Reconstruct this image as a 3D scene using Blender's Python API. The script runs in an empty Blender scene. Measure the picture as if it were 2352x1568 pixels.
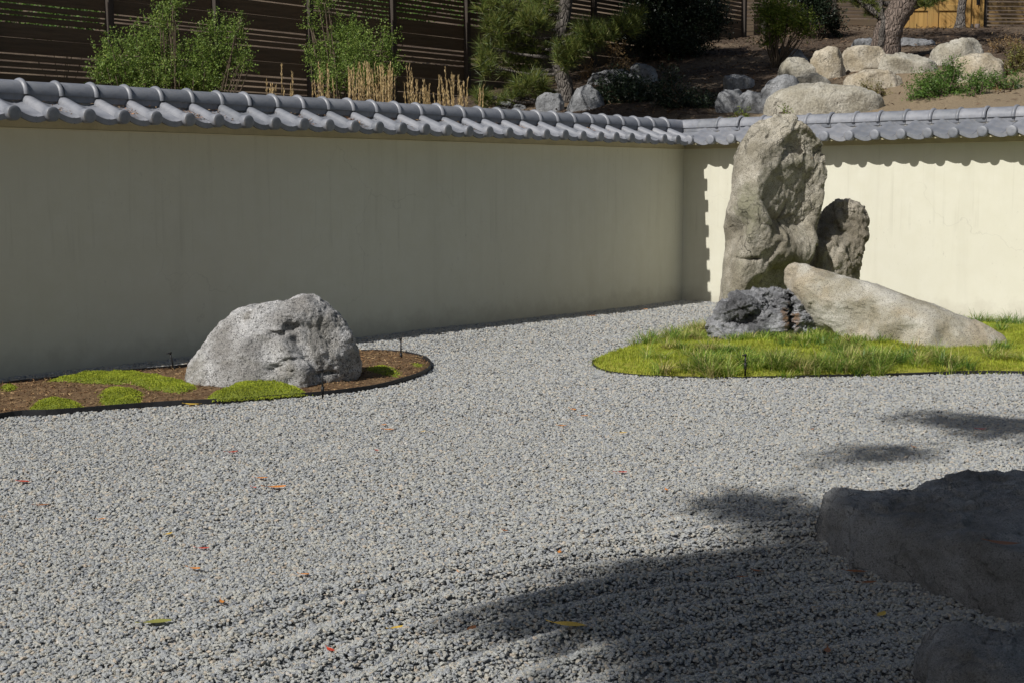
import bpy, math, random
import numpy as np
from mathutils import Vector

# ------------------------------------------------------------------ camera, sky, sun, exposure
scene = bpy.context.scene
YAW, PITCH, ROLL = 0.8493, -0.1124, -0.003
CAM = np.array([-14.6173, -9.9559, 1.4606])
FD = 3355.64 * 2352 / 2500.0          # focal length in pixels of a 2352 x 1568 picture
fw = np.array([math.cos(PITCH) * math.sin(YAW), math.cos(PITCH) * math.cos(YAW), math.sin(PITCH)])
r0 = np.array([math.cos(YAW), -math.sin(YAW), 0.0])
u0 = np.cross(r0, fw)
RT = r0 * math.cos(ROLL) + u0 * math.sin(ROLL)
UP = -r0 * math.sin(ROLL) + u0 * math.cos(ROLL)
cam_data = bpy.data.cameras.new("camera")
cam = bpy.data.objects.new("camera", cam_data)
scene.collection.objects.link(cam)
cam_data.sensor_width = 36.0
cam_data.lens = 36.0 * 3355.64 / 2500.0
cam_data.clip_end = 1000.0
cam_data.clip_start = 0.05
from mathutils import Matrix
cam.matrix_world = Matrix(((RT[0], UP[0], -fw[0], CAM[0]), (RT[1], UP[1], -fw[1], CAM[1]),
                           (RT[2], UP[2], -fw[2], CAM[2]), (0, 0, 0, 1)))
scene.camera = cam

SUN = np.array([-1.0, 0.05, 0.92]); SUN = SUN / np.linalg.norm(SUN)      # towards the sun
world = bpy.data.worlds.new("World"); scene.world = world; world.use_nodes = True
wn = world.node_tree.nodes; wl = world.node_tree.links
bg = wn["Background"]
sky = wn.new("ShaderNodeTexSky"); sky.sky_type = 'NISHITA'; sky.sun_disc = False
sky.sun_elevation = math.asin(SUN[2]); sky.sun_rotation = math.radians(272.9)
sky.air_density = 1.0; sky.dust_density = 2.0; sky.ozone_density = 1.0
wl.new(sky.outputs[0], bg.inputs[0]); bg.inputs[1].default_value = 0.06
sun_data = bpy.data.lights.new("sun", 'SUN'); sun_data.energy = 4.8; sun_data.angle = math.radians(0.53)
sun_data.color = (1.0, 0.972, 0.93)
sun = bpy.data.objects.new("sun", sun_data); scene.collection.objects.link(sun)
sun.rotation_euler = Vector(SUN).to_track_quat('Z', 'Y').to_euler(); sun.location = (-20, 0, 20)
scene.view_settings.view_transform = 'Standard'; scene.view_settings.look = 'None'
scene.view_settings.exposure = -0.06; scene.view_settings.gamma = 1.0
scene.view_settings.use_curve_mapping = False

rng = np.random.default_rng(7)
random.seed(7)
COL = scene.collection

# ------------------------------------------------------------------ picture helpers (only to read positions off the photograph)
def ray(x, y):
    return RT * (x - 1176.0) / FD + UP * (784.16 - y) / FD + fw
def at(x, y, Z):
    return CAM + ray(x, y) * Z
def ground(x, y, z=0.0):
    d = ray(x, y); return CAM + d * ((z - CAM[2]) / d[2])
def on_y(x, y, Y):
    d = ray(x, y); return CAM + d * ((Y - CAM[1]) / d[1])
FH = np.array([math.sin(YAW), math.cos(YAW), 0.0])       # horizontal forward
RH = r0
def on_vert(x, y, anchor):
    d = ray(x, y); t = np.dot(np.asarray(anchor) - CAM, FH) / np.dot(d, FH); return CAM + d * t

# ------------------------------------------------------------------ noise
def _hash(ix, iy, iz, seed):
    h = (ix.astype(np.int64) * 374761393 + iy.astype(np.int64) * 668265263 + iz.astype(np.int64) * 2147483647 + seed * 974711) & 0xFFFFFFFF
    h = ((h ^ (h >> 13)) * 1274126177) & 0xFFFFFFFF
    h = ((h ^ (h >> 16)) * 2246822519) & 0xFFFFFFFF
    return ((h ^ (h >> 15)) & 0xFFFFFF) / float(0xFFFFFF) * 2 - 1
def vnoise(p, seed=0):
    p = np.asarray(p, float); i = np.floor(p); f = p - i; f = f * f * f * (f * (f * 6 - 15) + 10)
    ix, iy, iz = i[..., 0], i[..., 1], i[..., 2]; fx, fy, fz = f[..., 0], f[..., 1], f[..., 2]
    def H(a, b, c): return _hash(ix + a, iy + b, iz + c, seed)
    x00 = H(0,0,0)*(1-fx)+H(1,0,0)*fx; x10 = H(0,1,0)*(1-fx)+H(1,1,0)*fx
    x01 = H(0,0,1)*(1-fx)+H(1,0,1)*fx; x11 = H(0,1,1)*(1-fx)+H(1,1,1)*fx
    y0 = x00*(1-fy)+x10*fy; y1 = x01*(1-fy)+x11*fy
    return y0*(1-fz)+y1*fz
def fbm(p, octv=4, seed=0, gain=0.5):
    a, s, t = 1.0, 0.0, 0.0
    p = np.asarray(p, float)
    for k in range(octv):
        s = s + a * vnoise(p, seed + k * 17); t += a; a *= gain; p = p * 2.03 + 11.7
    return s / t
def ridged(p, octv=4, seed=0):
    a, s, t = 1.0, 0.0, 0.0
    p = np.asarray(p, float)
    for k in range(octv):
        s = s + a * (1 - 2 * np.abs(vnoise(p, seed + k * 31))); t += a; a *= 0.5; p = p * 2.1 + 5.3
    return s / t
def sstep(a, b, x):
    t = np.clip((x - a) / (b - a), 0, 1); return t * t * (3 - 2 * t)
def poly_dist(pts, poly):
    """signed distance to a polygon, positive inside"""
    pts = np.asarray(pts, float)[:, :2]; poly = np.asarray(poly, float)[:, :2]
    d = np.full(len(pts), 1e9); ins = np.zeros(len(pts), bool); n = len(poly)
    for k in range(n):
        a, b = poly[k], poly[(k + 1) % n]; ab = b - a
        t = np.clip(((pts - a) @ ab) / (ab @ ab), 0, 1)
        d = np.minimum(d, np.hypot(*(pts - a - t[:, None] * ab).T))
        c = (a[1] > pts[:, 1]) != (b[1] > pts[:, 1])
        xi = a[0] + (pts[:, 1] - a[1]) * ab[0] / (ab[1] if ab[1] else 1e-9)
        ins ^= c & (pts[:, 0] < xi)
    return np.where(ins, d, -d)
def smooth_poly(poly, n=4):
    p = np.asarray(poly, float); out = []; m = 2 * n
    for k in range(len(p)):
        p0, p1, p2, p3 = p[k - 1], p[k], p[(k + 1) % len(p)], p[(k + 2) % len(p)]
        for f in np.arange(m) / m:
            out.append(.5 * (2*p1 + (p2-p0)*f + (2*p0-5*p1+4*p2-p3)*f*f + (3*p1-p0-3*p2+p3)*f**3))
    return np.array(out)

# ------------------------------------------------------------------ materials
def lin(c):
    return tuple((v / 12.92 if v <= .04045 else ((v + .055) / 1.055) ** 2.4) for v in c)
class NT:
    def __init__(s, name):
        s.m = bpy.data.materials.new(name); s.m.use_nodes = True
        s.t = s.m.node_tree; s.n = s.t.nodes; s.l = s.t.links
        s.b = s.n["Principled BSDF"]; s.b.inputs["Roughness"].default_value = .85
        s.b.inputs["Specular IOR Level"].default_value = .3
        tc = s.n.new("ShaderNodeTexCoord"); s.co = tc.outputs["Object"]
    def node(s, t, **k):
        n = s.n.new(t)
        for a, v in k.items(): setattr(n, a, v)
        return n
    def mapped(s, scale=(1, 1, 1), rot=(0, 0, 0)):
        m = s.n.new("ShaderNodeMapping"); m.inputs["Scale"].default_value = scale; m.inputs["Rotation"].default_value = rot
        s.l.new(s.co, m.inputs[0]); return m.outputs[0]
    def noise(s, scale, detail=4, rough=.55, co=None, dist=0):
        n = s.n.new("ShaderNodeTexNoise"); n.inputs["Scale"].default_value = scale; n.inputs["Detail"].default_value = detail
        n.inputs["Roughness"].default_value = rough; n.inputs["Distortion"].default_value = dist
        s.l.new(co or s.co, n.inputs["Vector"]); return n.outputs["Fac"]
    def voro(s, scale, feature='F1', co=None, out="Distance", rnd=1.0):
        n = s.n.new("ShaderNodeTexVoronoi"); n.feature = feature; n.inputs["Scale"].default_value = scale
        n.inputs["Randomness"].default_value = rnd
        s.l.new(co or s.co, n.inputs["Vector"]); return n.outputs[out]
    def ramp(s, fac, stops, interp='LINEAR'):
        r = s.n.new("ShaderNodeValToRGB"); r.color_ramp.interpolation = interp; e = r.color_ramp.elements
        while len(e) < len(stops): e.new(.5)
        for k, (p, c) in enumerate(stops):
            e[k].position = p; e[k].color = (c[0], c[1], c[2], 1) if hasattr(c, '__len__') else (c, c, c, 1)
        s.l.new(fac, r.inputs[0]); return r.outputs[0]
    def mix(s, fac, a, b, blend='MIX'):
        m = s.n.new("ShaderNodeMix"); m.data_type = 'RGBA'; m.blend_type = blend
        for sock, v in ((m.inputs[0], fac), (m.inputs[6], a), (m.inputs[7], b)):
            if hasattr(v, 'links'): s.l.new(v, sock)
            elif isinstance(v, (int, float)): sock.default_value = v
            else: sock.default_value = (*v[:3], 1)
        return m.outputs[2]
    def math(s, op, a, b=0.0):
        m = s.n.new("ShaderNodeMath"); m.operation = op
        for k, v in enumerate((a, b)):
            if hasattr(v, 'links'): s.l.new(v, m.inputs[k])
            else: m.inputs[k].default_value = v
        return m.outputs[0]
    def color(s, c):
        if hasattr(c, 'links'): s.l.new(c, s.b.inputs["Base Color"])
        else: s.b.inputs["Base Color"].default_value = (*c, 1)
    def rough(s, r):
        if hasattr(r, 'links'): s.l.new(r, s.b.inputs["Roughness"])
        else: s.b.inputs["Roughness"].default_value = r
    def bump(s, h, dist=.01, strength=1.0):
        b = s.n.new("ShaderNodeBump"); b.inputs["Distance"].default_value = dist; b.inputs["Strength"].default_value = strength
        s.l.new(h, b.inputs["Height"])
        if s.b.inputs["Normal"].links: s.l.new(s.b.inputs["Normal"].links[0].from_socket, b.inputs["Normal"])
        s.l.new(b.outputs[0], s.b.inputs["Normal"])

def rock_mat(name, dark, mid, light, speck=.35, fine=90.0, stains=(), bump=1.0, patch=None, patch_scale=1.6, cracks=0.0):
    t = NT(name)
    big = t.noise(1.7, 5, .6); med = t.noise(9, 6, .65); fin = t.noise(fine, 3, .7)
    c = t.mix(t.ramp(med, [(.3, 0), (.7, 1)]), mid, light)
    c = t.mix(t.ramp(big, [(.38, 1), (.55, 0)]), c, dark)
    if patch is not None:
        pn = t.noise(patch_scale, 6, .6, dist=.6)
        c = t.mix(t.ramp(pn, [(.5, 0), (.6, .75)]), c, patch)
    sp = t.ramp(fin, [(.34, .22), (.5, 1.0), (.66, 1.7)])
    c = t.mix(speck, c, t.mix(1.0, c, sp, 'MULTIPLY'))
    vz = t.voro(fine * .8, 'F1', out="Color")
    sep = t.node("ShaderNodeSeparateColor"); t.l.new(vz, sep.inputs[0])
    c = t.mix(t.ramp(sep.outputs[0], [(.86, 0), (.9, speck * 1.2)]), c, tuple(v * .25 for v in mid))
    for (loc, rad, colr, amt) in stains:
        mp = t.node("ShaderNodeMapping"); mp.vector_type = 'POINT'
        mp.inputs["Location"].default_value = tuple(-loc[k] / rad[k] for k in range(3))
        mp.inputs["Scale"].default_value = tuple(1 / v for v in rad)
        t.l.new(t.co, mp.inputs[0])
        ln = t.node("ShaderNodeVectorMath", operation='LENGTH'); t.l.new(mp.outputs[0], ln.inputs[0])
        dn = t.math('ADD', ln.outputs["Value"], t.math('MULTIPLY', t.math('SUBTRACT', t.noise(14, 5, .7), .5), 2.2))
        c = t.mix(t.ramp(dn, [(.55, amt), (.95, 0)]), c, colr)
    t.color(c); t.rough(.88)
    h = t.math('ADD', t.math('MULTIPLY', t.noise(16, 8, .68), 1.0), t.math('MULTIPLY', fin, .22))
    t.bump(h, .035 * bump, .9)
    if cracks:
        wv = t.node("ShaderNodeVectorMath", operation='ADD'); nz = t.node("ShaderNodeTexNoise"); nz.inputs["Scale"].default_value = 3.0; nz.inputs["Detail"].default_value = 5
        t.l.new(t.co, nz.inputs["Vector"]); t.l.new(t.mapped((1.0, 1.0, .55), (.35, -.3, 0)), wv.inputs[0]); t.l.new(nz.outputs["Color"], wv.inputs[1])
        e = t.voro(2.6, 'DISTANCE_TO_EDGE', co=wv.outputs[0]); gate = t.ramp(t.noise(2.1, 3, .5), [(.45, 1), (.58, 0)])
        ln_ = t.math('MAXIMUM', t.ramp(e, [(0, 0), (.022, 1)]), gate); t.bump(ln_, .03 * cracks, 1.0)
    return t.m

def plain(name, c, rough=.7, var=.25, scale=8, bump=0.0, bscale=40, metal=0):
    t = NT(name)
    n = t.noise(scale, 5, .6)
    t.color(t.mix(t.ramp(n, [(.3, 0), (.7, 1)]), tuple(v * (1 - var) for v in c), tuple(min(1, v * (1 + var)) for v in c)))
    t.rough(rough); t.b.inputs["Metallic"].default_value = metal
    if bump: t.bump(t.noise(bscale, 4, .6), bump)
    return t.m

def leaf_mat(name, cols, trans=.25, rough=.55):
    t = NT(name)
    g = t.node("ShaderNodeNewGeometry")
    c = t.ramp(g.outputs["Random Per Island"], [(k / max(1, len(cols) - 1), cc) for k, cc in enumerate(cols)])
    c = t.mix(1.0, c, t.ramp(t.noise(5.0, 4, .6), [(.3, .68), (.7, 1.3)]), 'MULTIPLY')
    t.color(c); t.rough(rough); t.b.inputs["Specular IOR Level"].default_value = .35
    tr = t.node("ShaderNodeBsdfTranslucent"); t.l.new(c, tr.inputs[0])
    mx = t.node("ShaderNodeMixShader"); mx.inputs[0].default_value = trans
    t.l.new(t.b.outputs[0], mx.inputs[1]); t.l.new(tr.outputs[0], mx.inputs[2])
    t.l.new(mx.outputs[0], t.n["Material Output"].inputs[0])
    return t.m

def wood_mat(name, c, var=.35, axis=0, rough=.8):
    t = NT(name)
    sc = [30, 30, 30]; sc[axis] = 1.4
    oi = t.node("ShaderNodeObjectInfo")
    n = t.noise(1.0, 6, .65, co=t.mapped(tuple(sc)), dist=.4)
    col = t.mix(t.ramp(n, [(.3, 0), (.7, 1)]), tuple(v * (1 - var) for v in c), tuple(v * (1 + var) for v in c))
    col = t.mix(t.ramp(oi.outputs["Random"], [(0, .0), (1, .4)]), col, tuple(v * .6 for v in c))
    st = t.noise(2.2, 4, .6)
    col = t.mix(t.ramp(st, [(.45, 0), (.75, .35)]), col, (c[0] * 1.1, c[1] * .8, c[2] * .6))
    t.color(col); t.rough(rough); t.bump(n, .004)
    return t.m

M = {}
def plaster():
    t = NT("cream_plaster")
    big = t.noise(.8, 6, .6); m = t.noise(5, 6, .65)
    c = t.mix(t.ramp(m, [(.3, 0), (.75, 1)]), (.62, .602, .485), (.66, .645, .54))
    c = t.mix(t.ramp(big, [(.42, 0), (.68, .55)]), c, (.61, .59, .485))
    # rain streaks and faint grey scuffs
    s = t.noise(1.0, 6, .6, co=t.mapped((5, 5, .45)), dist=.2)
    c = t.mix(t.ramp(s, [(.52, 0), (.7, .22)]), c, (.50, .48, .38))
    k = t.noise(22, 5, .75, co=t.mapped((1, 1, .5)))
    k2 = t.noise(.7, 3, .5)
    c = t.mix(t.math('MULTIPLY', t.ramp(k, [(.6, 0), (.72, .55)]), t.ramp(k2, [(.45, 0), (.6, 1)])), c, (.34, .32, .26))
    sz = t.node("ShaderNodeSeparateXYZ"); t.l.new(t.co, sz.inputs[0])
    zb_ = t.math('ADD', sz.outputs[2], t.math('MULTIPLY', t.math('SUBTRACT', t.noise(4.5, 6, .7), .5), .55))
    c = t.mix(t.ramp(zb_, [(.02, .55), (.22, 0)]), c, (.44, .41, .33))
    run = t.noise(1.0, 5, .6, co=t.mapped((16, 16, .6)), dist=.15)
    zt_ = t.math('ADD', sz.outputs[2], t.math('MULTIPLY', t.math('SUBTRACT', t.noise(2.5, 4, .6), .5), 1.4))
    c = t.mix(t.math('MULTIPLY', t.ramp(run, [(.56, 0), (.70, .26)]), t.ramp(zt_, [(.9, 0), (1.9, 1)])), c, (.42, .40, .31))
    cv = t.node("ShaderNodeVectorMath", operation='ADD'); cn = t.node("ShaderNodeTexNoise"); cn.inputs["Scale"].default_value = 1.6; cn.inputs["Detail"].default_value = 7
    t.l.new(t.co, cn.inputs["Vector"]); t.l.new(t.co, cv.inputs[0]); t.l.new(cn.outputs["Color"], cv.inputs[1])
    ce = t.voro(.55, 'DISTANCE_TO_EDGE', co=cv.outputs[0])
    c = t.mix(t.math('MULTIPLY', t.ramp(ce, [(0, .26), (.002, 0)]), t.ramp(t.noise(.5, 2, .5), [(.5, 0), (.6, 1)])), c, (.35, .33, .27))
    t.color(c); t.rough(.93); t.b.inputs["Specular IOR Level"].default_value = .15
    t.bump(t.math('ADD', t.noise(2.2, 5, .6), t.math('MULTIPLY', t.noise(60, 3, .6), .12)), .008, .35)
    return t.m
M['plaster'] = plaster()
M['frieze'] = plain("ochre_plaster", (.50, .45, .31), .9, .1, 6, .004, 30)
M['drip'] = plain("pale_drip", (.66, .62, .46), .7, .06, 6)
def tilemat():
    t = NT("grey_glazed_tile")
    oi = t.node("ShaderNodeObjectInfo")
    n = t.noise(9, 6, .6); c = t.mix(t.ramp(n, [(.35, 0), (.7, 1)]), (.165, .174, .198), (.245, .254, .28))
    c = t.mix(1.0, c, t.ramp(oi.outputs["Random"], [(0, (.80, .81, .80)), (.5, (1, 1, 1)), (1, (1.16, 1.14, 1.10))]), 'MULTIPLY')
    d = t.noise(26, 6, .7)
    c = t.mix(t.ramp(d, [(.56, 0), (.72, .6)]), c, (.25, .215, .165))
    t.color(c); t.rough(t.ramp(n, [(.3, .36), (.7, .55)])); t.b.inputs["Specular IOR Level"].default_value = .5
    t.bump(t.noise(45, 4, .6), .0015)
    return t.m
M['tile'] = tilemat()
M['cement'] = plain("roof_cement", (.30, .29, .27), .9, .3, 14, .006, 40)
M['rubber'] = plain("black_edging_plastic", (.022, .022, .024), .6, .3, 10, .002)
M['black'] = plain("black_plastic", (.012, .012, .013), .45, .2, 30)

# ------------------------------------------------------------------ mesh helpers
def new_mesh(name, V, F, mat=None, smooth=False):
    me = bpy.data.meshes.new(name)
    V = np.asarray(V, np.float32)
    if isinstance(F, np.ndarray) and F.ndim == 2:
        nf, k = F.shape
        me.vertices.add(len(V)); me.vertices.foreach_set("co", V.ravel())
        me.loops.add(nf * k); me.loops.foreach_set("vertex_index", F.astype(np.int32).ravel())
        me.polygons.add(nf); me.polygons.foreach_set("loop_start", np.arange(0, nf * k, k, dtype=np.int32))
        me.polygons.foreach_set("loop_total", np.full(nf, k, np.int32))
        me.update(calc_edges=True)
    else:
        me.from_pydata([tuple(map(float, v)) for v in V], [], [tuple(f) for f in F]); me.update()
    if smooth: me.polygons.foreach_set("use_smooth", np.ones(len(me.polygons), bool))
    if mat: me.materials.append(mat)
    return me
def obj(name, me, parent=None, loc=(0, 0, 0), rz=0.0):
    o = bpy.data.objects.new(name, me); COL.objects.link(o)
    o.location = tuple(map(float, loc)); o.rotation_euler = (0, 0, rz)
    if parent: o.parent = parent
    return o
def empty(name, loc=(0, 0, 0), rz=0.0):
    o = bpy.data.objects.new(name, None); COL.objects.link(o); o.location = tuple(map(float, loc)); o.rotation_euler = (0, 0, rz)
    o.empty_display_size = .1
    return o
def tag(o, label=None, cat=None, group=None, kind=None):
    if label: o["label"] = label
    if cat: o["category"] = cat
    if group: o["group"] = group
    if kind: o["kind"] = kind
    return o
class MB:
    def __init__(s): s.v = []; s.f = []
    def add(s, V, F):
        b = len(s.v); s.v.extend([tuple(map(float, v)) for v in V]); s.f.extend([tuple(b + int(i) for i in f) for f in F])
    def box(s, x0, x1, y0, y1, z0, z1):
        s.add([(x0,y0,z0),(x1,y0,z0),(x1,y1,z0),(x0,y1,z0),(x0,y0,z1),(x1,y0,z1),(x1,y1,z1),(x0,y1,z1)],
              [(0,3,2,1),(4,5,6,7),(0,1,5,4),(1,2,6,5),(2,3,7,6),(3,0,4,7)])
    def bbox(s, x0, x1, y0, y1, z0, z1, b=.006):
        """box with bevelled vertical and horizontal edges"""
        V = []; 
        for (z, i) in ((z0, b), (z0 + b, 0), (z1 - b, 0), (z1, b)):
            V += [(x0+i+b,y0+i,z),(x1-i-b,y0+i,z),(x1-i,y0+i+b,z),(x1-i,y1-i-b,z),(x1-i-b,y1-i,z),(x0+i+b,y1-i,z),(x0+i,y1-i-b,z),(x0+i,y0+i+b,z)]
        F = [tuple(range(7, -1, -1)), tuple(range(24, 32))]
        for k in range(3):
            for j in range(8): F.append((k*8+j, k*8+(j+1)%8, k*8+8+(j+1)%8, k*8+8+j))
        s.add(V, F)
    def tube(s, pts, rad, seg=8, cap=True, noise=0.0, nscale=6.0, seed=0):
        P = np.asarray(pts, float); n = len(P); rad = np.broadcast_to(np.asarray(rad, float), (n,))
        T = np.gradient(P, axis=0); T /= np.linalg.norm(T, axis=1)[:, None] + 1e-9
        ref = np.array([0, 0, 1.0]) if abs(T[0, 2]) < .8 else np.array([1.0, 0, 0])
        V = []
        for k in range(n):
            a = np.cross(T[k], ref); a /= np.linalg.norm(a); b = np.cross(T[k], a); ref = np.cross(a, T[k])
            ang = np.linspace(0, 2 * math.pi, seg, endpoint=False)
            ring = np.cos(ang)[:, None] * a + np.sin(ang)[:, None] * b
            rr = np.full(seg, rad[k])
            if noise: rr = rr * (1 + noise * ridged(np.c_[(P[k] + ring * rad[k]) * nscale * np.array([1, 1, .45])], 3, seed))
            V.extend(P[k] + ring * rr[:, None])
        F = []
        for k in range(n - 1):
            for j in range(seg): F.append((k*seg+j, k*seg+(j+1)%seg, (k+1)*seg+(j+1)%seg, (k+1)*seg+j))
        if cap: F += [tuple(range(seg - 1, -1, -1)), tuple(range((n-1)*seg, n*seg))]
        s.add(V, F)
    def mesh(s, name, mat, smooth=False): return new_mesh(name, s.v, s.f, mat, smooth)

def spline(pts, n):
    P = np.asarray(pts, float); t = np.linspace(0, len(P) - 1, n); out = []
    for x in t:
        i = min(int(x), len(P) - 2); f = x - i
        p0, p1, p2, p3 = P[max(i-1, 0)], P[i], P[i+1], P[min(i+2, len(P)-1)]
        out.append(.5 * (2*p1 + (p2-p0)*f + (2*p0-5*p1+4*p2-p3)*f*f + (3*p1-p0-3*p2+p3)*f**3))
    return np.array(out)

# ------------------------------------------------------------------ terrain and ground
def T(x, y):
    x = np.asarray(x, float); y = np.asarray(y, float)
    z = 1.9 + .19 * x + .07 * np.maximum(y, 0)
    z = np.where(z < .25, .25 * np.exp(np.clip((z - .25) / .25, -30, 0)), z)
    flat = np.maximum(x - 14.5, 0); z = z - .15 * flat
    z = z + .20 * np.maximum(y - 9.5, 0) + .1 * np.maximum(x - 21, 0)
    p = np.stack([x, y, np.zeros_like(x)], -1)
    return z + .10 * fbm(p * .7, 3, 5) + .035 * fbm(p * 3.1, 3, 9)
def on_T(x, y, zmax=80):
    d = ray(x, y); Z = np.linspace(15.5, zmax, 2600); P = CAM + d * Z[:, None]
    h = P[:, 2] - T(P[:, 0], P[:, 1]); k = np.argmax(h < 0)
    if h[k] >= 0: k = len(Z) - 1
    return P[k]

def soil_mat():
    t = NT("bark_mulch_soil")
    n = t.noise(6, 7, .7); m = t.noise(45, 5, .7)
    c = t.mix(t.ramp(n, [(.35, 0), (.7, 1)]), (.055, .037, .025), (.13, .092, .062))
    c = t.mix(t.ramp(m, [(.52, 0), (.66, .8)]), c, (.20, .145, .10))
    g = t.noise(.6, 4, .6)
    c = t.mix(t.ramp(g, [(.46, 0), (.60, .7)]), c, (.22, .165, .11))
    sx = t.node("ShaderNodeSeparateXYZ"); t.l.new(t.co, sx.inputs[0])
    yy = t.math('ADD', sx.outputs[1], t.math('MULTIPLY', t.math('SUBTRACT', t.noise(.9, 5, .6), .5), 3.0)); xx = t.math('ADD', sx.outputs[0], t.math('MULTIPLY', t.math('SUBTRACT', t.noise(.7, 5, .6), .5), 4.0))
    bare = t.math('MULTIPLY', t.ramp(t.math('DIVIDE', t.math('ADD', yy, 6.0), 12.0), [(.53, 1), (.64, 0)]), t.ramp(t.math('DIVIDE', xx, 20.0), [(.36, 1), (.46, 0)]))
    dirt = t.mix(t.ramp(m, [(.35, 0), (.65, 1)]), (.27, .20, .125), (.40, .315, .205))
    c = t.mix(bare, c, dirt)
    t.color(c); t.rough(.95); t.bump(t.math('ADD', m, n), .05, 1.0)
    return t.m
M['soil'] = soil_mat()
def build_terrain():
    xs = np.concatenate([np.arange(-40, -12, 2.0), np.arange(-12, 22, .25), np.arange(22, 120.1, 4.0)])
    ys = np.concatenate([np.arange(-60, -12, 3.0), np.arange(-12, 14, .25), np.arange(14, 140.1, 4.0)])
    X, Y = np.meshgrid(xs, ys, indexing='ij'); Z = T(X, Y)
    V = np.stack([X, Y, Z], -1).reshape(-1, 3); ny = len(ys)
    I, J = np.meshgrid(np.arange(len(xs) - 1), np.arange(ny - 1), indexing='ij')
    cx = X[:-1, :-1]; cy = Y[:-1, :-1]
    keep = ~((X[1:, 1:] <= .01 + .13) & (Y[1:, 1:] <= .13)) & ~((cx < .05) & (cy < .05))
    a = (I * ny + J)[keep]
    F = np.stack([a, a + ny, a + ny + 1, a + 1], -1)
    o = obj("hillside", new_mesh("hillside", V, F, M['soil'], True)); tag(o, kind="structure")
build_terrain()
def big_ground():
    b = MB(); b.add([(-300,-300,-.12),(300,-300,-.12),(300,300,-.12),(-300,300,-.12)], [(0,1,2,3)])
    tag(obj("ground", b.mesh("ground", M['soil'])), kind="structure")
big_ground()

# beds
MOUND = smooth_poly([ground(1362, 834)[:2], ground(1385, 851)[:2], ground(1450, 862)[:2], ground(1560, 867)[:2], ground(1700, 869)[:2], ground(1850, 867)[:2],
                     ground(2050, 862)[:2], ground(2352, 857)[:2], (-3.0, -8.2), (-1.0, -8.4), (-.75, -6.5), (-.7, -4.6),
                     (-1.2, -3.2), (-1.9, -2.5), ground(1700, 728, .12)[:2], ground(1625, 742, .10)[:2], ground(1540, 768, .05)[:2], ground(1460, 793, .02)[:2], ground(1395, 817)[:2]], 3)
def mound_h(x, y):
    p = np.stack([np.ravel(x), np.ravel(y)], -1); d = poly_dist(p, MOUND).reshape(np.shape(x))
    q = np.stack([x, y, np.zeros_like(x)], -1)
    h = .03 * sstep(0, .06, d) + .045 * sstep(0, .45, d) + .055 * sstep(.3, 1.5, d)
    return np.where(d > 0, h + .02 * fbm(q * 3, 3, 21) * sstep(0, .2, d), 0), d
LBED = smooth_poly([(-13.2, -1.55), (-12.6, -2.4), (-11.3, -2.15), ground(0, 961)[:2], ground(132, 952)[:2], ground(361, 933)[:2], ground(546, 924)[:2], ground(722, 911)[:2],
                    ground(836, 898)[:2], ground(924, 877)[:2], ground(975, 857)[:2], ground(988, 843)[:2], ground(980, 829)[:2], ground(950, 819)[:2], ground(900, 813)[:2],
                    ground(820, 812)[:2], ground(650, 822)[:2], ground(430, 846)[:2], ground(300, 858)[:2], ground(110, 876)[:2], ground(0, 889)[:2], (-11.2, -.85), (-12.6, -1.0)], 3)
def lbed_h(x, y):
    p = np.stack([np.ravel(x), np.ravel(y)], -1); d = poly_dist(p, LBED).reshape(np.shape(x))
    q = np.stack([x, y, np.zeros_like(x)], -1)
    return np.where(d > 0, .022 + .025 * sstep(.0, .4, d) + .012 * fbm(q * 5, 3, 33), 0), d

def bed_mesh(name, poly, hf, mat, step):
    lo = poly.min(0) - step; hi = poly.max(0) + step
    X, Y = np.meshgrid(np.arange(lo[0], hi[0], step), np.arange(lo[1], hi[1], step), indexing='ij')
    h, d = hf(X, Y); Z = np.where(d > 0, h, -.06); ny = X.shape[1]
    V = np.stack([X, Y, Z], -1).reshape(-1, 3)
    I, J = np.meshgrid(np.arange(X.shape[0] - 1), np.arange(ny - 1), indexing='ij')
    dm = np.maximum(np.maximum(d[:-1, :-1], d[1:, :-1]), np.maximum(d[:-1, 1:], d[1:, 1:]))
    a = (I * ny + J)[dm > -.001]; F = np.stack([a, a + ny, a + ny + 1, a + 1], -1)
    o = obj(name, new_mesh(name, V, F, mat, True)); return tag(o, kind="structure")
def mulch_mat():
    t = NT("bed_mulch")
    n = t.noise(9, 6, .7); m = t.noise(70, 4, .7)
    c = t.mix(t.ramp(n, [(.35, 0), (.7, 1)]), (.10, .055, .028), (.22, .14, .07))
    c = t.mix(t.ramp(m, [(.5, 0), (.68, .8)]), c, (.30, .21, .11))
    t.color(c); t.rough(.95); t.bump(m, .015, 1); return t.m
M['mulch'] = mulch_mat()
def mossground_mat():
    t = NT("moss_ground")
    n = t.noise(3.2, 6, .65); m = t.noise(80, 4, .7)
    c = t.mix(t.ramp(m, [(.3, 0), (.7, 1)]), (.22, .23, .03), (.40, .39, .06))
    c = t.mix(t.ramp(n, [(.60, 0), (.66, 1)]), c, (.09, .052, .03))
    t.color(c); t.rough(.95); t.bump(m, .02, 1); return t.m
M['mossground'] = mossground_mat()
bed_mesh("mossy_mound", MOUND, mound_h, M['mossground'], .06)
bed_mesh("mulch_bed", LBED, lbed_h, M['mulch'], .05)

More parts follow.
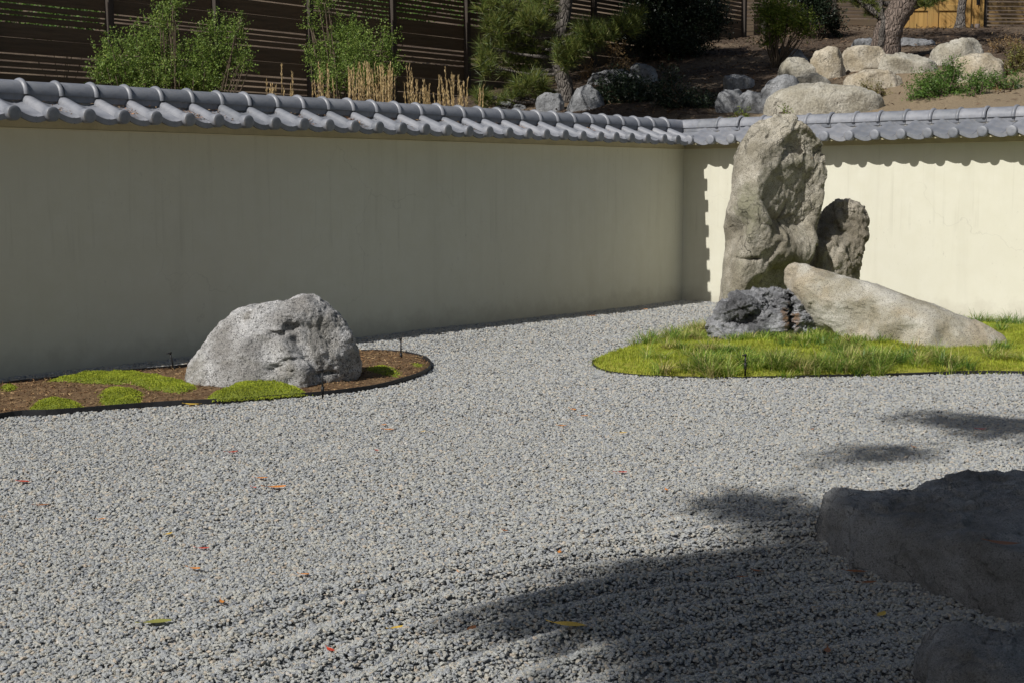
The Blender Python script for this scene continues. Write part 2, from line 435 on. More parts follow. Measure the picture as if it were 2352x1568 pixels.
# gravel
RC = np.array([-11.7, -10.1])        # middle of the raked rings
def rake(x, y):
    px, py = x - RC[0], y - RC[1]
    d = np.hypot(px * 1.0, py * 1.0)
    q = np.stack([x, y, np.zeros_like(x)], -1)
    w = d + .09 * fbm(q * 1.3, 3, 3)
    along = np.dot(np.stack([x - CAM[0], y - CAM[1]], -1), FH[:2])
    side = np.dot(np.stack([x - CAM[0], y - CAM[1]], -1), RH[:2])
    amp = .019 * (.25 + .75 * sstep(-1.5, -.6, side)) * sstep(4.3, 3.5, d) * sstep(.5, 1.0, d) * (.45 + .55 * sstep(-.3, .3, fbm(q * .9, 2, 14)))
    return amp * np.sin(w * 2 * math.pi / .19) + .012 * fbm(q * 1.1, 3, 41)
def gravel_ground_mat():
    t = NT("gravel_base")
    vc = t.voro(62, 'F1', out="Color"); vd = t.voro(62, 'F1', out="Distance")
    sp = t.node("ShaderNodeSeparateColor"); t.l.new(vc, sp.inputs[0])
    c = t.ramp(sp.outputs[0], [(0, (.11, .12, .135)), (.3, (.20, .205, .21)), (.6, (.26, .26, .25)), (.85, (.30, .285, .26)), (1, (.36, .33, .30))])
    t.color(c); t.rough(.9)
    t.bump(t.math('MULTIPLY', vd, -1.0), .012, 1.0); return t.m
M['gravelbase'] = gravel_ground_mat()
def build_gravel_ground():
    xs = np.concatenate([np.arange(-40, -13, 3.0), np.arange(-13, -7, .04), np.arange(-7, .001, .25), [.1]])
    ys = np.concatenate([np.arange(-40, -9.6, 3.0), np.arange(-9.6, -4.5, .04), np.arange(-4.5, .001, .25), [.1]])
    X, Y = np.meshgrid(xs, ys, indexing='ij'); Z = rake(X, Y) - .010; ny = len(ys)
    V = np.stack([X, Y, Z], -1).reshape(-1, 3)
    I, J = np.meshgrid(np.arange(len(xs) - 1), np.arange(ny - 1), indexing='ij'); a = (I * ny + J).ravel()
    tag(obj("gravel_ground", new_mesh("gravel_ground", V, np.stack([a, a + ny, a + ny + 1, a + 1], -1), M['gravelbase'], True)), kind="structure")
build_gravel_ground()

def pebble_mat():
    t = NT("grey_granite_chips")
    oi = t.node("ShaderNodeObjectInfo")
    c = t.ramp(oi.outputs["Random"], [(0, (.20, .215, .24)), (.05, (.36, .375, .395)), (.3, (.45, .462, .46)), (.6, (.505, .508, .48)), (.82, (.545, .532, .47)), (.93, (.55, .505, .42)), (.985, (.58, .49, .39)), (1, (.70, .68, .64))])
    t.color(c); t.rough(.8); t.bump(t.noise(3, 3, .6), .05, .6); return t.m
M['pebble'] = pebble_mat()
def gravel_points():
    out = []; sc = []
    def zone(z0, z1, dens, s0, s1, margin):
        half = .5 * 2500 / 3355.64
        wmax = z1 * half * 1.0 + margin; n = int(dens * (z1 - z0) * 2 * wmax)
        Zd = rng.uniform(z0, z1, n); u = rng.uniform(-wmax, wmax, n); k = np.abs(u) < Zd * half + margin
        Zd, u = Zd[k], u[k]
        p = CAM[:2] + Zd[:, None] * FH[:2] + u[:, None] * RH[:2]
        k = (p[:, 0] < -.02) & (p[:, 1] < -.02); p = p[k]
        d1 = poly_dist(p, MOUND); d2 = poly_dist(p, LBED); p = p[(d1 < -.005) & (d2 < -.01)]
        z = rake(p[:, 0], p[:, 1]) + rng.uniform(-.006, .004, len(p))
        s = rng.uniform(s0, s1, len(p)) * np.where(rng.random(len(p)) < .06, 1.45, 1.0)
        out.append(np.c_[p, z]); sc.append(s)
    zone(3.3, 5.6, 11500, .0056, .0094, .5)
    zone(5.6, 8.5, 7200, .0064, .0104, .5)
    zone(8.5, 12.0, 4200, .0075, .0115, .5)
    zone(12.0, 18.5, 2300, .008, .012, .5)
    return np.concatenate(out), np.concatenate(sc)
def build_gravel():
    P, S = gravel_points()
    me = bpy.data.meshes.new("gravel"); me.vertices.add(len(P)); me.vertices.foreach_set("co", P.astype(np.float32).ravel())
    at_ = me.attributes.new("size", 'FLOAT', 'POINT'); at_.data.foreach_set("value", S.astype(np.float32))
    o = obj("gravel", me)
    g = bpy.data.node_groups.new("gravel_chips", 'GeometryNodeTree')
    g.interface.new_socket("Geometry", in_out='INPUT', socket_type='NodeSocketGeometry')
    g.interface.new_socket("Geometry", in_out='OUTPUT', socket_type='NodeSocketGeometry')
    N = g.nodes; L = g.links
    gi = N.new("NodeGroupInput"); go = N.new("NodeGroupOutput")
    join = N.new("GeometryNodeGeometryToInstance")
    for k in range(5):
        ico = N.new("GeometryNodeMeshIcoSphere"); ico.inputs["Subdivisions"].default_value = 1; ico.inputs["Radius"].default_value = 1.0
        sp = N.new("GeometryNodeSetPosition")
        rv = N.new("FunctionNodeRandomValue"); rv.data_type = 'FLOAT_VECTOR'
        rv.inputs["Min"].default_value = (-.34, -.34, -.3); rv.inputs["Max"].default_value = (.34, .34, .3); rv.inputs["Seed"].default_value = 11 + k
        L.new(ico.outputs[0], sp.inputs["Geometry"]); L.new(rv.outputs[0], sp.inputs["Offset"])
        sm = N.new("GeometryNodeSetMaterial"); sm.inputs["Material"].default_value = M['pebble']
        L.new(sp.outputs[0], sm.inputs[0]); L.new(sm.outputs[0], join.inputs[0])
    m2p = N.new("GeometryNodeMeshToPoints"); L.new(gi.outputs[0], m2p.inputs[0])
    iop = N.new("GeometryNodeInstanceOnPoints"); L.new(m2p.outputs[0], iop.inputs["Points"]); L.new(join.outputs[0], iop.inputs["Instance"])
    iop.inputs["Pick Instance"].default_value = True
    ri = N.new("FunctionNodeRandomValue"); ri.data_type = 'INT'
    for s_ in ri.inputs:
        if s_.name == "Min" and s_.type == 'INT': s_.default_value = 0
        if s_.name == "Max" and s_.type == 'INT': s_.default_value = 4
    L.new([s_ for s_ in ri.outputs if s_.type == 'INT'][0], iop.inputs["Instance Index"])
    rr = N.new("FunctionNodeRandomValue"); rr.data_type = 'FLOAT_VECTOR'; rr.inputs["Min"].default_value = (-.5, -.5, 0); rr.inputs["Max"].default_value = (.5, .5, 6.283)
    L.new(rr.outputs[0], iop.inputs["Rotation"])
    rs = N.new("FunctionNodeRandomValue"); rs.data_type = 'FLOAT_VECTOR'; rs.inputs["Min"].default_value = (.8, .6, .4); rs.inputs["Max"].default_value = (1.35, 1.0, .75); rs.inputs["Seed"].default_value = 5
    na = N.new("GeometryNodeInputNamedAttribute"); na.data_type = 'FLOAT'; na.inputs["Name"].default_value = "size"
    vm = N.new("ShaderNodeVectorMath"); vm.operation = 'SCALE'; L.new(rs.outputs[0], vm.inputs[0]); L.new(na.outputs["Attribute"], vm.inputs["Scale"])
    L.new(vm.outputs[0], iop.inputs["Scale"])
    L.new(iop.outputs[0], go.inputs[0])
    md = o.modifiers.new("chips", 'NODES'); md.node_group = g
    me.materials.append(M['pebble'])
    tag(o, "loose grey and buff granite gravel chips covering the courtyard", "gravel", kind="stuff")
build_gravel()

# ------------------------------------------------------------------ walls with tiled copings
PT = .31                      # tile pitch
def tile_profile(a):
    """S-shaped section over the pan line, a measured from the crest of the roll"""
    r = .05; a = np.asarray(a, float)
    left = .003 + .057 * np.sqrt(np.maximum(1 - (np.minimum(a, 0) / r) ** 2, 0))
    q = np.clip(a / .205, 0, 1); right = .060 - .066 * (.5 - .5 * np.cos(math.pi * q ** .78))
    rise = -.006 + .012 * np.clip((a - .205) / (PT - r - .205), 0, 1.4) ** 1.6
    return np.where(a < 0, left, np.where(a < .205, right, rise))
EZ, SL, EO = 2.017, .36, -.275      # eave height, slope, front edge
def eave_tile_mesh():
    b = MB(); r = .05
    aa = np.concatenate([-r * np.cos(np.linspace(0, math.pi / 2, 7)), np.linspace(0, .205, 12)[1:], np.linspace(.2055, PT - r * .7, 5)])
    h = tile_profile(aa) - np.where(aa > PT - r * .95, .004, 0) + np.where((aa > .2) & (aa <= .2051), .004, 0)
    ys = [EO - .012, EO, -.1, .056]; n = len(aa); V = []
    for y in ys:
        for a, hh in zip(aa, h): V.append((a, y, EZ - .012 + (max(y, EO) - EO) * SL + hh - (.004 if y < EO else 0)))
    F = []
    for k in range(len(ys) - 1):
        for j in range(n - 1): F.append((k*n+j, k*n+j+1, (k+1)*n+j+1, (k+1)*n+j))
    # hanging apron at the front, following the wave
    base = len(V)
    for a, hh in zip(aa, h):
        drop = .048 if a > .04 else .035
        V.append((a, EO - .012, EZ - .012 + hh - drop)); 
    for a, hh in zip(aa, h):
        drop = .048 if a > .04 else .035
        V.append((a, EO + .01, EZ - .012 + hh - drop))
    for j in range(n - 1):
        F.append((base+j, base+j+1, j+1, j)); F.append((base+n+j, base+n+j+1, base+j+1, base+j))
    # closed upper end of the roll
    F.append(tuple(3*n + j for j in range(16)))
    b.add(V, F); return b.mesh("eave_tile", M['tile'], True)
def sharp(me, ang=35):
    try: me.set_sharp_from_angle(angle=math.radians(ang))
    except Exception: pass
    return me
def disc_mesh():
    b = MB(); seg = 24; rings = [(.0, -.3325), (.03, -.332), (.050, -.3305), (.0555, -.3275), (.057, -.323), (.057, -.262)]
    V = [(0, rings[0][1], 0)]
    for r, y in rings[1:]:
        for k in range(seg):
            t = 2 * math.pi * k / seg; V.append((r * math.cos(t), y, r * math.sin(t)))
    F = [(0, 1 + k, 1 + (k + 1) % seg) for k in range(seg)]
    for q in range(len(rings) - 2):
        for k in range(seg):
            i = 1 + q * seg; F.append((i + k, i + seg + k, i + seg + (k + 1) % seg, i + (k + 1) % seg))
    b.add(V, F); return b.mesh("end_disc", M['tile'], True)
def ridge_mesh():
    b = MB(); r = .105; na = 18; ang = np.linspace(-.06, math.pi + .06, na)
    prof = [(0, r), (PT - .045, r), (PT - .042, r + .006), (PT - .034, r + .016), (PT - .022, r + .0195), (PT - .010, r + .016), (PT - .002, r + .006), (PT, r)]
    V = []
    for x, q in prof:
        for t in ang: V.append((x, .14 - q * math.cos(t), 2.188 + q * math.sin(t)))
    F = []
    for k in range(len(prof) - 1):
        for j in range(na - 1): F.append((k*na+j, (k+1)*na+j, (k+1)*na+j+1, k*na+j+1))
    b.add(V, F); return b.mesh("ridge_tile", M['tile'], True)
def course_mesh():
    b = MB(); b.bbox(.0015, PT - .0015, .046, .234, 2.132, 2.1865, .004); return b.mesh("course_tile", M['tile'])
ME_EAVE, ME_DISC, ME_RIDGE, ME_COURSE = sharp(eave_tile_mesh()), sharp(disc_mesh(), 50), sharp(ridge_mesh(), 50), course_mesh()

def build_wall(name, rz, x0, x1, first, step, n, label):
    w = empty(name, (0, 0, 0), rz); tag(w, label, "wall")
    b = MB(); nx = int((x1 - x0) / .25)
    gx = np.linspace(x0, x1, nx + 1); gz = np.linspace(-.1, 1.99, 10); V = []
    for x in gx:
        for z in gz: V.append((x, 0, z))
    F = [(i*10+j, (i+1)*10+j, (i+1)*10+j+1, i*10+j+1) for i in range(nx) for j in range(9)]
    m = len(V); V += [(x0, .28, -.1), (x1, .28, -.1), (x1, .28, 1.99), (x0, .28, 1.99)]
    F += [(m+1, m, m+3, m+2)]
    b.add(V, F); obj("plaster_face", b.mesh("plaster_face", M['plaster'], True), w)
    xa = x0; xb = x1
    if rz == 0: xb = -.031
    else: xa = .034
    b = MB(); b.bbox(xa, xb, -.03, .31, 1.918, 1.990, .004); obj("frieze", b.mesh("frieze", M['frieze']), w)
    b = MB(); b.box(xa, xb + (.0 if rz else 0), -.038, -.0305, 1.908, 1.9175); b.box(xa, xb, -.0305, .0, 1.909, 1.9165)
    obj("drip_edge", b.mesh("drip_edge", M['drip']), w)
    b = MB(); b.add([(x0, -.262, 1.962), (x1, -.262, 1.962), (x1, -.0305, 1.985), (x0, -.0305, 1.985)], [(0, 1, 2, 3)])
    b.add([(x0, -.262, 1.962), (x1, -.262, 1.962), (x1, -.262, 1.985), (x0, -.262, 1.985)], [(0, 1, 2, 3)])
    obj("soffit", b.mesh("soffit", M['frieze']), w)
    b = MB(); b.box(x0, x1, .058, .222, 1.991, 2.1345); obj("mortar_bed", b.mesh("mortar_bed", M['cement']), w)
    b = MB(); b.add([(x0, .25, 2.13), (x1, .25, 2.13), (x1, .56, 2.0), (x0, .56, 2.0), (x0, .56, 1.97), (x1, .56, 1.97), (x1, .285, 1.985), (x0, .285, 1.985)], [(0,1,2,3),(3,2,5,4),(4,5,6,7)])
    obj("back_slope", b.mesh("back_slope", M['tile']), w)
    for k in range(n):
        x = first + step * k
        j = rng.normal(0, 1, 4)
        e = obj("eave_tile", ME_EAVE, w, (x, j[0] * .002, j[1] * .0015)); e.rotation_euler = (0, j[2] * .004, j[3] * .004)
        d = obj("end_disc", ME_DISC, e, (0, 0, EZ))
        q = obj("ridge_tile", ME_RIDGE, w, (x - PT + .02 if rz == 0 else x - .12, j[3] * .002, j[0] * .0015)); q.rotation_euler = (0, j[1] * .002, j[2] * .002)
        obj("course_tile", ME_COURSE, w, (x - PT + .02 if rz == 0 else x - .12, j[1] * .0012, 0))
    return w
WL = build_wall("garden_wall", 0.0, -16.2, 0.28, -.284, -PT, 51, "long shaded cream plaster wall with grey tiled coping behind the rounded boulder")
WR = build_wall("garden_wall", -math.pi / 2, 0.0, 9.6, .287, PT, 29, "sunlit cream plaster wall with grey tiled coping behind the tall standing stone")
def valley():
    b = MB()
    ze = EZ - .03; zr = EZ - .012 + .30 * SL
    b.add([(-.30, -.285, ze), (-.02, -.0, zr - .01), (.12, -.0, zr), (.12, .06, zr + .02), (-.33, .06, zr + .02)], [(0, 1, 2, 3, 4)])
    b.add([(-.285, -.30, ze + .002), (.06, -.33, zr + .022), (.06, .10, zr + .022), (0, .10, zr), (-.0, -.02, zr - .008)], [(0, 1, 2, 3, 4)])
    obj("valley_flashing", b.mesh("valley_flashing", M['tile']), WR).rotation_euler = (0, 0, math.pi / 2)
    # mitred ridge piece over the corner
    b = MB(); r = .1035; ang = np.linspace(-.06, math.pi + .06, 18); V = []
    for (dx, dy, m) in ((-.30, .14, 0), (.14, .14, 1), (.14, -.20, 2)):
        for t in ang:
            c = -r * math.cos(t); z = 2.188 + r * math.sin(t)
            if m == 0: V.append((dx, .14 + c, z))
            elif m == 1: V.append((.14 + c, .14 + c, z))
            else: V.append((.14 + c, dy, z))
    F = [(k*18+j, (k+1)*18+j, (k+1)*18+j+1, k*18+j+1) for k in range(2) for j in range(17)]
    b.add(V, F); o = obj("corner_ridge_tile", sharp(b.mesh("corner_ridge_tile", M['tile'], True), 30), WR); o.rotation_euler = (0, 0, math.pi / 2)
    b = MB(); b.box(-.30, .232, .048, .232, 2.134, 2.184); b.box(.048, .2325, -.2, .0475, 2.1335, 2.1835)
    o = obj("corner_course_tile", b.mesh("corner_course_tile", M['tile']), WR); o.rotation_euler = (0, 0, math.pi / 2)
valley()

def coping_litter():
    Cs = []
    for x0, n in [(-8.35, 60), (-7.7, 90), (-7.35, 40), (-6.5, 70), (-5.95, 110), (-4.4, 40), (-3.3, 50), (-2.2, 60), (-1.7, 50), (-8.9, 20), (-5.2, 25)]:
        x = -.284 - PT * round((-.284 - x0) / PT) + .2; y = -.10 + rng.normal(0, .07, n); xx = x + rng.normal(0, .035, n)
        y = np.clip(y, -.26, .03); Cs.append(np.c_[xx, y, EZ - .012 + (y - EO) * SL + .004 + rng.uniform(0, .006, n)])
    n = 260; xx = rng.uniform(-11, -.4, n); Cs.append(np.c_[xx, rng.uniform(.0, .05, n), np.full(n, EZ - .012 + .31 * SL + .012)])
    C = np.concatenate(Cs); n = len(C); D = rng.normal(0, 1, (n, 3)) * np.array([1, 1, .3])
    V, F = leaves(C, D, rng.uniform(.015, .045, n), rng.uniform(.004, .014, n), np.tile([0, 0, 1.0], (n, 1)))
    tag(obj("leaf_litter", new_mesh("leaf_litter", V, F, leaf_mat("coping_litter", [(.14, .08, .04), (.28, .17, .09), (.42, .29, .17), (.45, .18, .08)], .1, .9))), "dry brown leaf crumbs and needles lying in the coping tiles", "leaf litter", kind="stuff")

# ------------------------------------------------------------------ rocks
def finish_rock(P, seed, facets, fdepth, a1, f1, a2, f2, a3, f3, cuts=(), lo=0.0, hi=1.0, reach=14, dents=(), strata=None, ilo=.05, ihi=.98, chips=(), chipw=None):
    """P (rings, segs, 3): flatten facets, then displace along normals"""
    lr = np.random.default_rng(seed)
    def normals(P):
        du = np.roll(P, -1, 1) - np.roll(P, 1, 1); dv = np.gradient(P, axis=0)
        n = np.cross(du, dv); n /= np.linalg.norm(n, axis=2)[..., None] + 1e-9; 
        c = P.mean((0, 1)); s = np.sign(((P - c) * n).sum(2).mean()); return n * (s if s else 1)
    for (pt, nm, k) in cuts:
        nm = np.asarray(nm, float); nm /= np.linalg.norm(nm)
        d = ((P - np.asarray(pt)) * nm).sum(2); P = P - np.maximum(d, 0)[..., None] * nm * k
    N = normals(P); R = P.shape[0]
    for k in range(facets):
        i = lr.integers(int(R * ilo), int(R * ihi)); j = lr.integers(int(P.shape[1] * lo), int(P.shape[1] * hi))
        nm = N[i, j] + lr.normal(0, .22, 3); nm /= np.linalg.norm(nm)
        dep = fdepth * lr.uniform(.4, 1.3)
        d = ((P - P[i, j]) * nm).sum(2) + dep
        near = np.exp(-(((P - P[i, j]) ** 2).sum(2) / (fdepth * reach) ** 2))
        P = P - np.maximum(d, 0)[..., None] * nm * .9 * sstep(.02, .35, near)[..., None]
    for (c, ax, az, dep, axu, fwd) in dents:
        q = P - c; uu = (q * axu).sum(2) / ax; zz = q[..., 2] / az; ww = -(q * fwd).sum(2)
        rr_ = np.sqrt(uu * uu + zz * zz) + .75 * fbm(q / (ax + az) * 2.2, 4, seed + 77, .6); m = np.exp(-np.maximum(rr_, 0) ** 4) * (ww > 0); P = P + (m * dep)[..., None] * fwd
    N = normals(P)
    D = 0.0
    if strata:
        du, dz, amp, fr = strata; uu = (P * RH).sum(2); zz = P[..., 2]; al = uu * du + zz * dz; pe = -uu * dz + zz * du; ww = (P * FH).sum(2)
        Q = np.stack([al * fr * .3, pe * fr, ww * fr * .6], -1); D = amp * ridged(Q + .35 * fbm(P * 3, 2, 5)[..., None], 4, seed + 50)
    for (amp, cell, dirn) in chips:
        dr = np.asarray(dirn, float); dr = dr / np.linalg.norm(dr); X = P.reshape(-1, 3); X = X + .25 * cell * np.stack([fbm(X / cell * 1.5, 2, seed + q) for q in (1, 2, 3)], -1)
        K = int(min(900, max(24, 2.2 * np.prod(np.maximum(np.ptp(X, 0), cell)) / cell ** 3 * 1.2)))
        c = X[lr.integers(0, len(X), K)]; tv = lr.normal(0, 1, (K, 3)); off = lr.uniform(-1, 1, K)
        st = lambda A: A - .55 * (A @ dr)[:, None] * dr          # cells drawn out along one direction
        A, B = st(X), st(c); idx = np.empty(len(X), int)
        for i0 in range(0, len(X), 8000): idx[i0:i0 + 8000] = np.argmin((B ** 2).sum(1)[None] - 2 * A[i0:i0 + 8000] @ B.T, 1)
        v = ((X - c[idx]) * tv[idx]).sum(1) / cell; wt = 1.0 if chipw is None else chipw[1] + (1 - chipw[1]) * sstep(chipw[2], chipw[3], ((P - chipw[0]) * RH).sum(2) + .12 * fbm(P * 2, 2, 8))
        D = D + wt * (amp * np.clip(.9 * v + .45 * off[idx], -1, 1)).reshape(P.shape[:2])
    D = D + a1 * fbm(P * f1, 3, seed) + a2 * ridged(P * f2, 4, seed + 5) + a3 * fbm(P * f3, 4, seed + 9, .6)
    return P + N * D[..., None]
def rings_to_mesh(name, P, mat, origin):
    R, S = P.shape[:2]; V = (P.reshape(-1, 3) - origin)
    I, J = np.meshgrid(np.arange(R - 1), np.arange(S), indexing='ij'); J2 = (J + 1) % S
    F = np.stack([I * S + J, I * S + J2, (I + 1) * S + J2, (I + 1) * S + J], -1).reshape(-1, 4)
    top = V[-S:].mean(0); V = np.vstack([V, top]); k = len(V) - 1
    tri = np.stack([(R - 1) * S + np.arange(S), (R - 1) * S + (np.arange(S) + 1) % S, np.full(S, k), np.full(S, k)], -1)
    me = bpy.data.meshes.new(name)
    faces = [tuple(f) for f in F.tolist()] + [(a, b, c) for a, b, c, _ in tri.tolist()]
    me.from_pydata(V.tolist(), [], faces); me.update()
    me.polygons.foreach_set("use_smooth", np.ones(len(me.polygons), bool)); me.materials.append(mat)
    return me
def loft_rock(name, rows, anchor, mat, depth, R=110, S=160, power=2.4, shear=0.0, seed=1, facets=18, fdepth=.03,
              a1=.03, f1=2.2, a2=.012, f2=6, a3=.006, f3=22, cuts=(), bury=.12, lean=0.0, wshift=0.0, reach=9, dents=(), strata=None, chips=(), chipw=None):
    """rows: (y, xl, xr) read off the picture, top first; depth: list of half depths from top to bottom (m)"""
    anchor = np.asarray(anchor, float); Z = []; L = []; Rr = []
    for (y, xl, xr) in rows:
        a = on_vert(xl, y, anchor); b = on_vert(xr, y, anchor)
        Z.append((a[2] + b[2]) / 2); L.append(np.dot(a - anchor, RH)); Rr.append(np.dot(b - anchor, RH))
    Z = np.array(Z); L = np.array(L); Rr = np.array(Rr)
    o = np.argsort(Z); Z, L, Rr = Z[o], L[o], Rr[o]
    zt = Z[-1] + (Rr[-1] - L[-1]) * .06
    zz = np.concatenate([np.linspace(Z[0] - bury, Z[0], max(3, R // 14))[:-1], Z[0] + (Z[-1] - Z[0]) * (1 - (1 - np.linspace(0, 1, R)) ** 1.25)])
    l = np.interp(zz, Z, L); r = np.interp(zz, Z, Rr)
    k = 5; ker = np.ones(k) / k
    for arr in (l, r):
        arr[2:-2] = np.convolve(arr, ker, 'valid')
    dp = np.interp(1 - (zz - zz[0]) / (zz[-1] - zz[0]), np.linspace(0, 1, len(depth)), depth)
    # close the top with a few shrinking rings
    add = []; 
    for q in (.8, .5, .2):
        add.append((zz[-1] + (zt - zz[-1]) * (1 - q), l[-1] + (r[-1] - l[-1]) * (1 - q) / 2, r[-1] - (r[-1] - l[-1]) * (1 - q) / 2, dp[-1] * q))
    zz = np.append(zz, [a[0] for a in add]); l = np.append(l, [a[1] for a in add]); r = np.append(r, [a[2] for a in add]); dp = np.append(dp, [a[3] for a in add])
    th = np.linspace(0, 2 * math.pi, S, endpoint=False); ct, st = np.cos(th), np.sin(th)
    cx = np.sign(ct) * np.abs(ct) ** (2 / power); sy = np.sign(st) * np.abs(st) ** (2 / power)
    uc = (l + r) / 2; hw = (r - l) / 2
    U = uc[:, None] + hw[:, None] * cx; W = dp[:, None] * sy + wshift + shear * U + lean * (zz - zz[0])[:, None]
    P = anchor[None, None] * np.array([1, 1, 0]) + U[..., None] * RH - W[..., None] * FH + (zz[:, None] * np.ones(S))[..., None] * np.array([0, 0, 1.0])
    c2 = [(anchor + pt[0] * RH - pt[1] * FH + np.array([0, 0, pt[2]]), nm[0] * RH - nm[1] * FH + np.array([0, 0, nm[2]]), k) for pt, nm, k in cuts]
    dd = []
    for (x, y, rx, ry, dep) in dents:
        c = on_vert(x, y, anchor); kz = np.dot(c - CAM, FH) / FD; dd.append((c, rx * kz, ry * kz, dep, RH, FH))
    P = finish_rock(P, seed, facets, fdepth, a1, f1, a2, f2, a3, f3, c2, .06, .44, reach, dd, strata, chips=chips, chipw=(anchor, *chipw) if chipw else None)
    org = np.array([anchor[0], anchor[1], anchor[2]])
    return obj(name, rings_to_mesh(name, P, mat, org), None, org)
def blob_rock(name, base, w, d, h, mat, rz=0.0, seed=1, R=36, S=48, p1=2.5, p2=2.4, facets=14, fdepth=None, rough=1.0, tilt=0.0, bury=.25):
    """free-standing boulder: width w, depth d, height h above its base"""
    th = np.linspace(0, 2 * math.pi, S, endpoint=False); ph = np.linspace(-math.pi / 2 + .35, math.pi / 2 - .02, R)
    c = lambda a, p: np.sign(np.cos(a)) * np.abs(np.cos(a)) ** (2 / p)
    s = lambda a, p: np.sign(np.sin(a)) * np.abs(np.sin(a)) ** (2 / p)
    hh = h * (1 + bury) / 2
    X = c(ph, p2)[:, None] * c(th, p1)[None] * w / 2; Y = c(ph, p2)[:, None] * s(th, p1)[None] * d / 2
    Z = (s(ph, p2)[:, None] * hh) * np.ones(S); Z = Z + tilt * X
    P = np.stack([X, Y, Z + h - hh], -1)
    m = min(w, d, h * 1.4)
    P = finish_rock(P, seed, facets, fdepth or m * .05, .07 * m * rough, 1.6 / m, .018 * m * rough, 4 / m, .010 * m * rough, 14 / m, chips=[(.042 * m * rough, .42 * m, (0, 0, 1)), (.012 * m, .15 * m, (0, 0, 1))])
    cz, sz = math.cos(rz), math.sin(rz)
    P = np.stack([P[..., 0] * cz - P[..., 1] * sz, P[..., 0] * sz + P[..., 1] * cz, P[..., 2]], -1)
    return obj(name, rings_to_mesh(name, P, mat, np.zeros(3)), None, base)
def z5(x, y): return ((1600 + .44643 * x) * .9408, (250 + .44643 * y) * .9408)
def rows5(rs): return [(z5(0, y)[1], z5(a, 0)[0], z5(b, 0)[0]) for y, a, b in rs]

M['granite_tan'] = rock_mat("weathered_tan_granite", (.24, .215, .16), (.37, .335, .265), (.52, .485, .41), .5, 170,
                            stains=[((.22, -.48, 1.54), (.20, .20, .10), (.24, .12, .018), 1.0), ((-.45, .05, 1.05), (.25, .25, .32), (.22, .215, .14), .6)], bump=1.1, patch=(.25, .235, .17), cracks=1.0)
M['granite_brown'] = rock_mat("brown_granite", (.21, .185, .14), (.34, .30, .235), (.47, .43, .355), .5, 170, bump=1.2, cracks=.8)
M['granite_pale'] = rock_mat("pale_slanting_granite", (.30, .27, .20), (.39, .37, .315), (.52, .50, .44), .5, 190, bump=.6, patch=(.35, .29, .20), patch_scale=1.2)
M['basalt'] = rock_mat("dark_blue_grey_rock", (.075, .075, .078), (.18, .182, .19), (.44, .445, .46), .35, 60, bump=1.8,
                       stains=[((-.01, -.29, .22), (.10, .10, .24), (.19, .095, .03), .8)])
M['granite_grey'] = rock_mat("speckled_grey_granite", (.25, .24, .225), (.40, .395, .385), (.60, .595, .59), .7, 130, bump=1.3, cracks=.5, patch=(.24, .225, .195), patch_scale=2.5)
M['granite_dark'] = rock_mat("dark_foreground_rock", (.20, .195, .185), (.31, .31, .305), (.46, .46, .46), .40, 230, bump=1.5, patch=(.24, .24, .235), patch_scale=2.0, cracks=.8)
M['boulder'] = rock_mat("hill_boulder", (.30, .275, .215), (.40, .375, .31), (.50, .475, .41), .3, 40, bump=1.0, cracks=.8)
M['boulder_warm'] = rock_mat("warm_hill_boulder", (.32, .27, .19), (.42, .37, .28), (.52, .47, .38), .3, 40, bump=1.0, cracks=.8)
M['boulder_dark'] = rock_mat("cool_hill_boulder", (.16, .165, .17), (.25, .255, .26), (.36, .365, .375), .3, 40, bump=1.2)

# tall standing stone
A = ground(*z5(520, 1092), .22)
S1 = np.array([0, 0, .0]) + np.array([CAM[0], CAM[1], 0]) + FH * 13.75 + RH * (13.75 * (z5(620, 0)[0] - 1176) / FD)
S1[2] = .20
loft_rock("standing_stone", rows5([(72, 705, 775), (84, 660, 800), (96, 590, 818), (115, 548, 850), (150, 522, 893), (200, 490, 925), (250, 462, 938), (300, 442, 946), (400, 428, 962),
    (500, 425, 945), (560, 410, 940), (600, 395, 935), (700, 393, 905), (800, 396, 880), (850, 388, 868), (900, 380, 850), (1000, 372, 800), (1090, 364, 770), (1180, 360, 760)]),
    S1, M['granite_tan'], [.16, .27, .34, .38, .40, .42, .42, .44], R=170, S=240, power=2.5, seed=3, facets=30, fdepth=.028, a1=.018, f1=2.0, a2=.010, f2=5, a3=.008, f3=16, chips=[(.036, .50, tuple(RH * .5 + np.array([0, 0, .866]))), (.009, .17, tuple(RH * .5 + np.array([0, 0, .866]))), (.004, .05, (0, 0, 1))], chipw=(.1, -.28, .12),
    cuts=[((-.08, .40, .9), (.46, .88, 0.05), .92), ((.27, .25, .98), (.5, .78, -.34), .85), ((-.1, .40, .9), (-.52, .85, 0.02), .6), ((.10, .34, 1.62), (.12, .75, .6), .6)], lean=-.03,
    dents=[(*z5(700, 650), 30, 46, .03), (*z5(840, 240), 45, 22, .035), (*z5(470, 850), 30, 5, .05)], strata=(.5, .866, .014, 5.0))
tag(bpy.data.objects["standing_stone"], "tall upright tan granite stone rising above the grass mound to the wall coping", "rock")
S2 = np.array([CAM[0], CAM[1], 0]) + FH * 14.25 + RH * (14.25 * (z5(1010, 0)[0] - 1176) / FD); S2[2] = .2
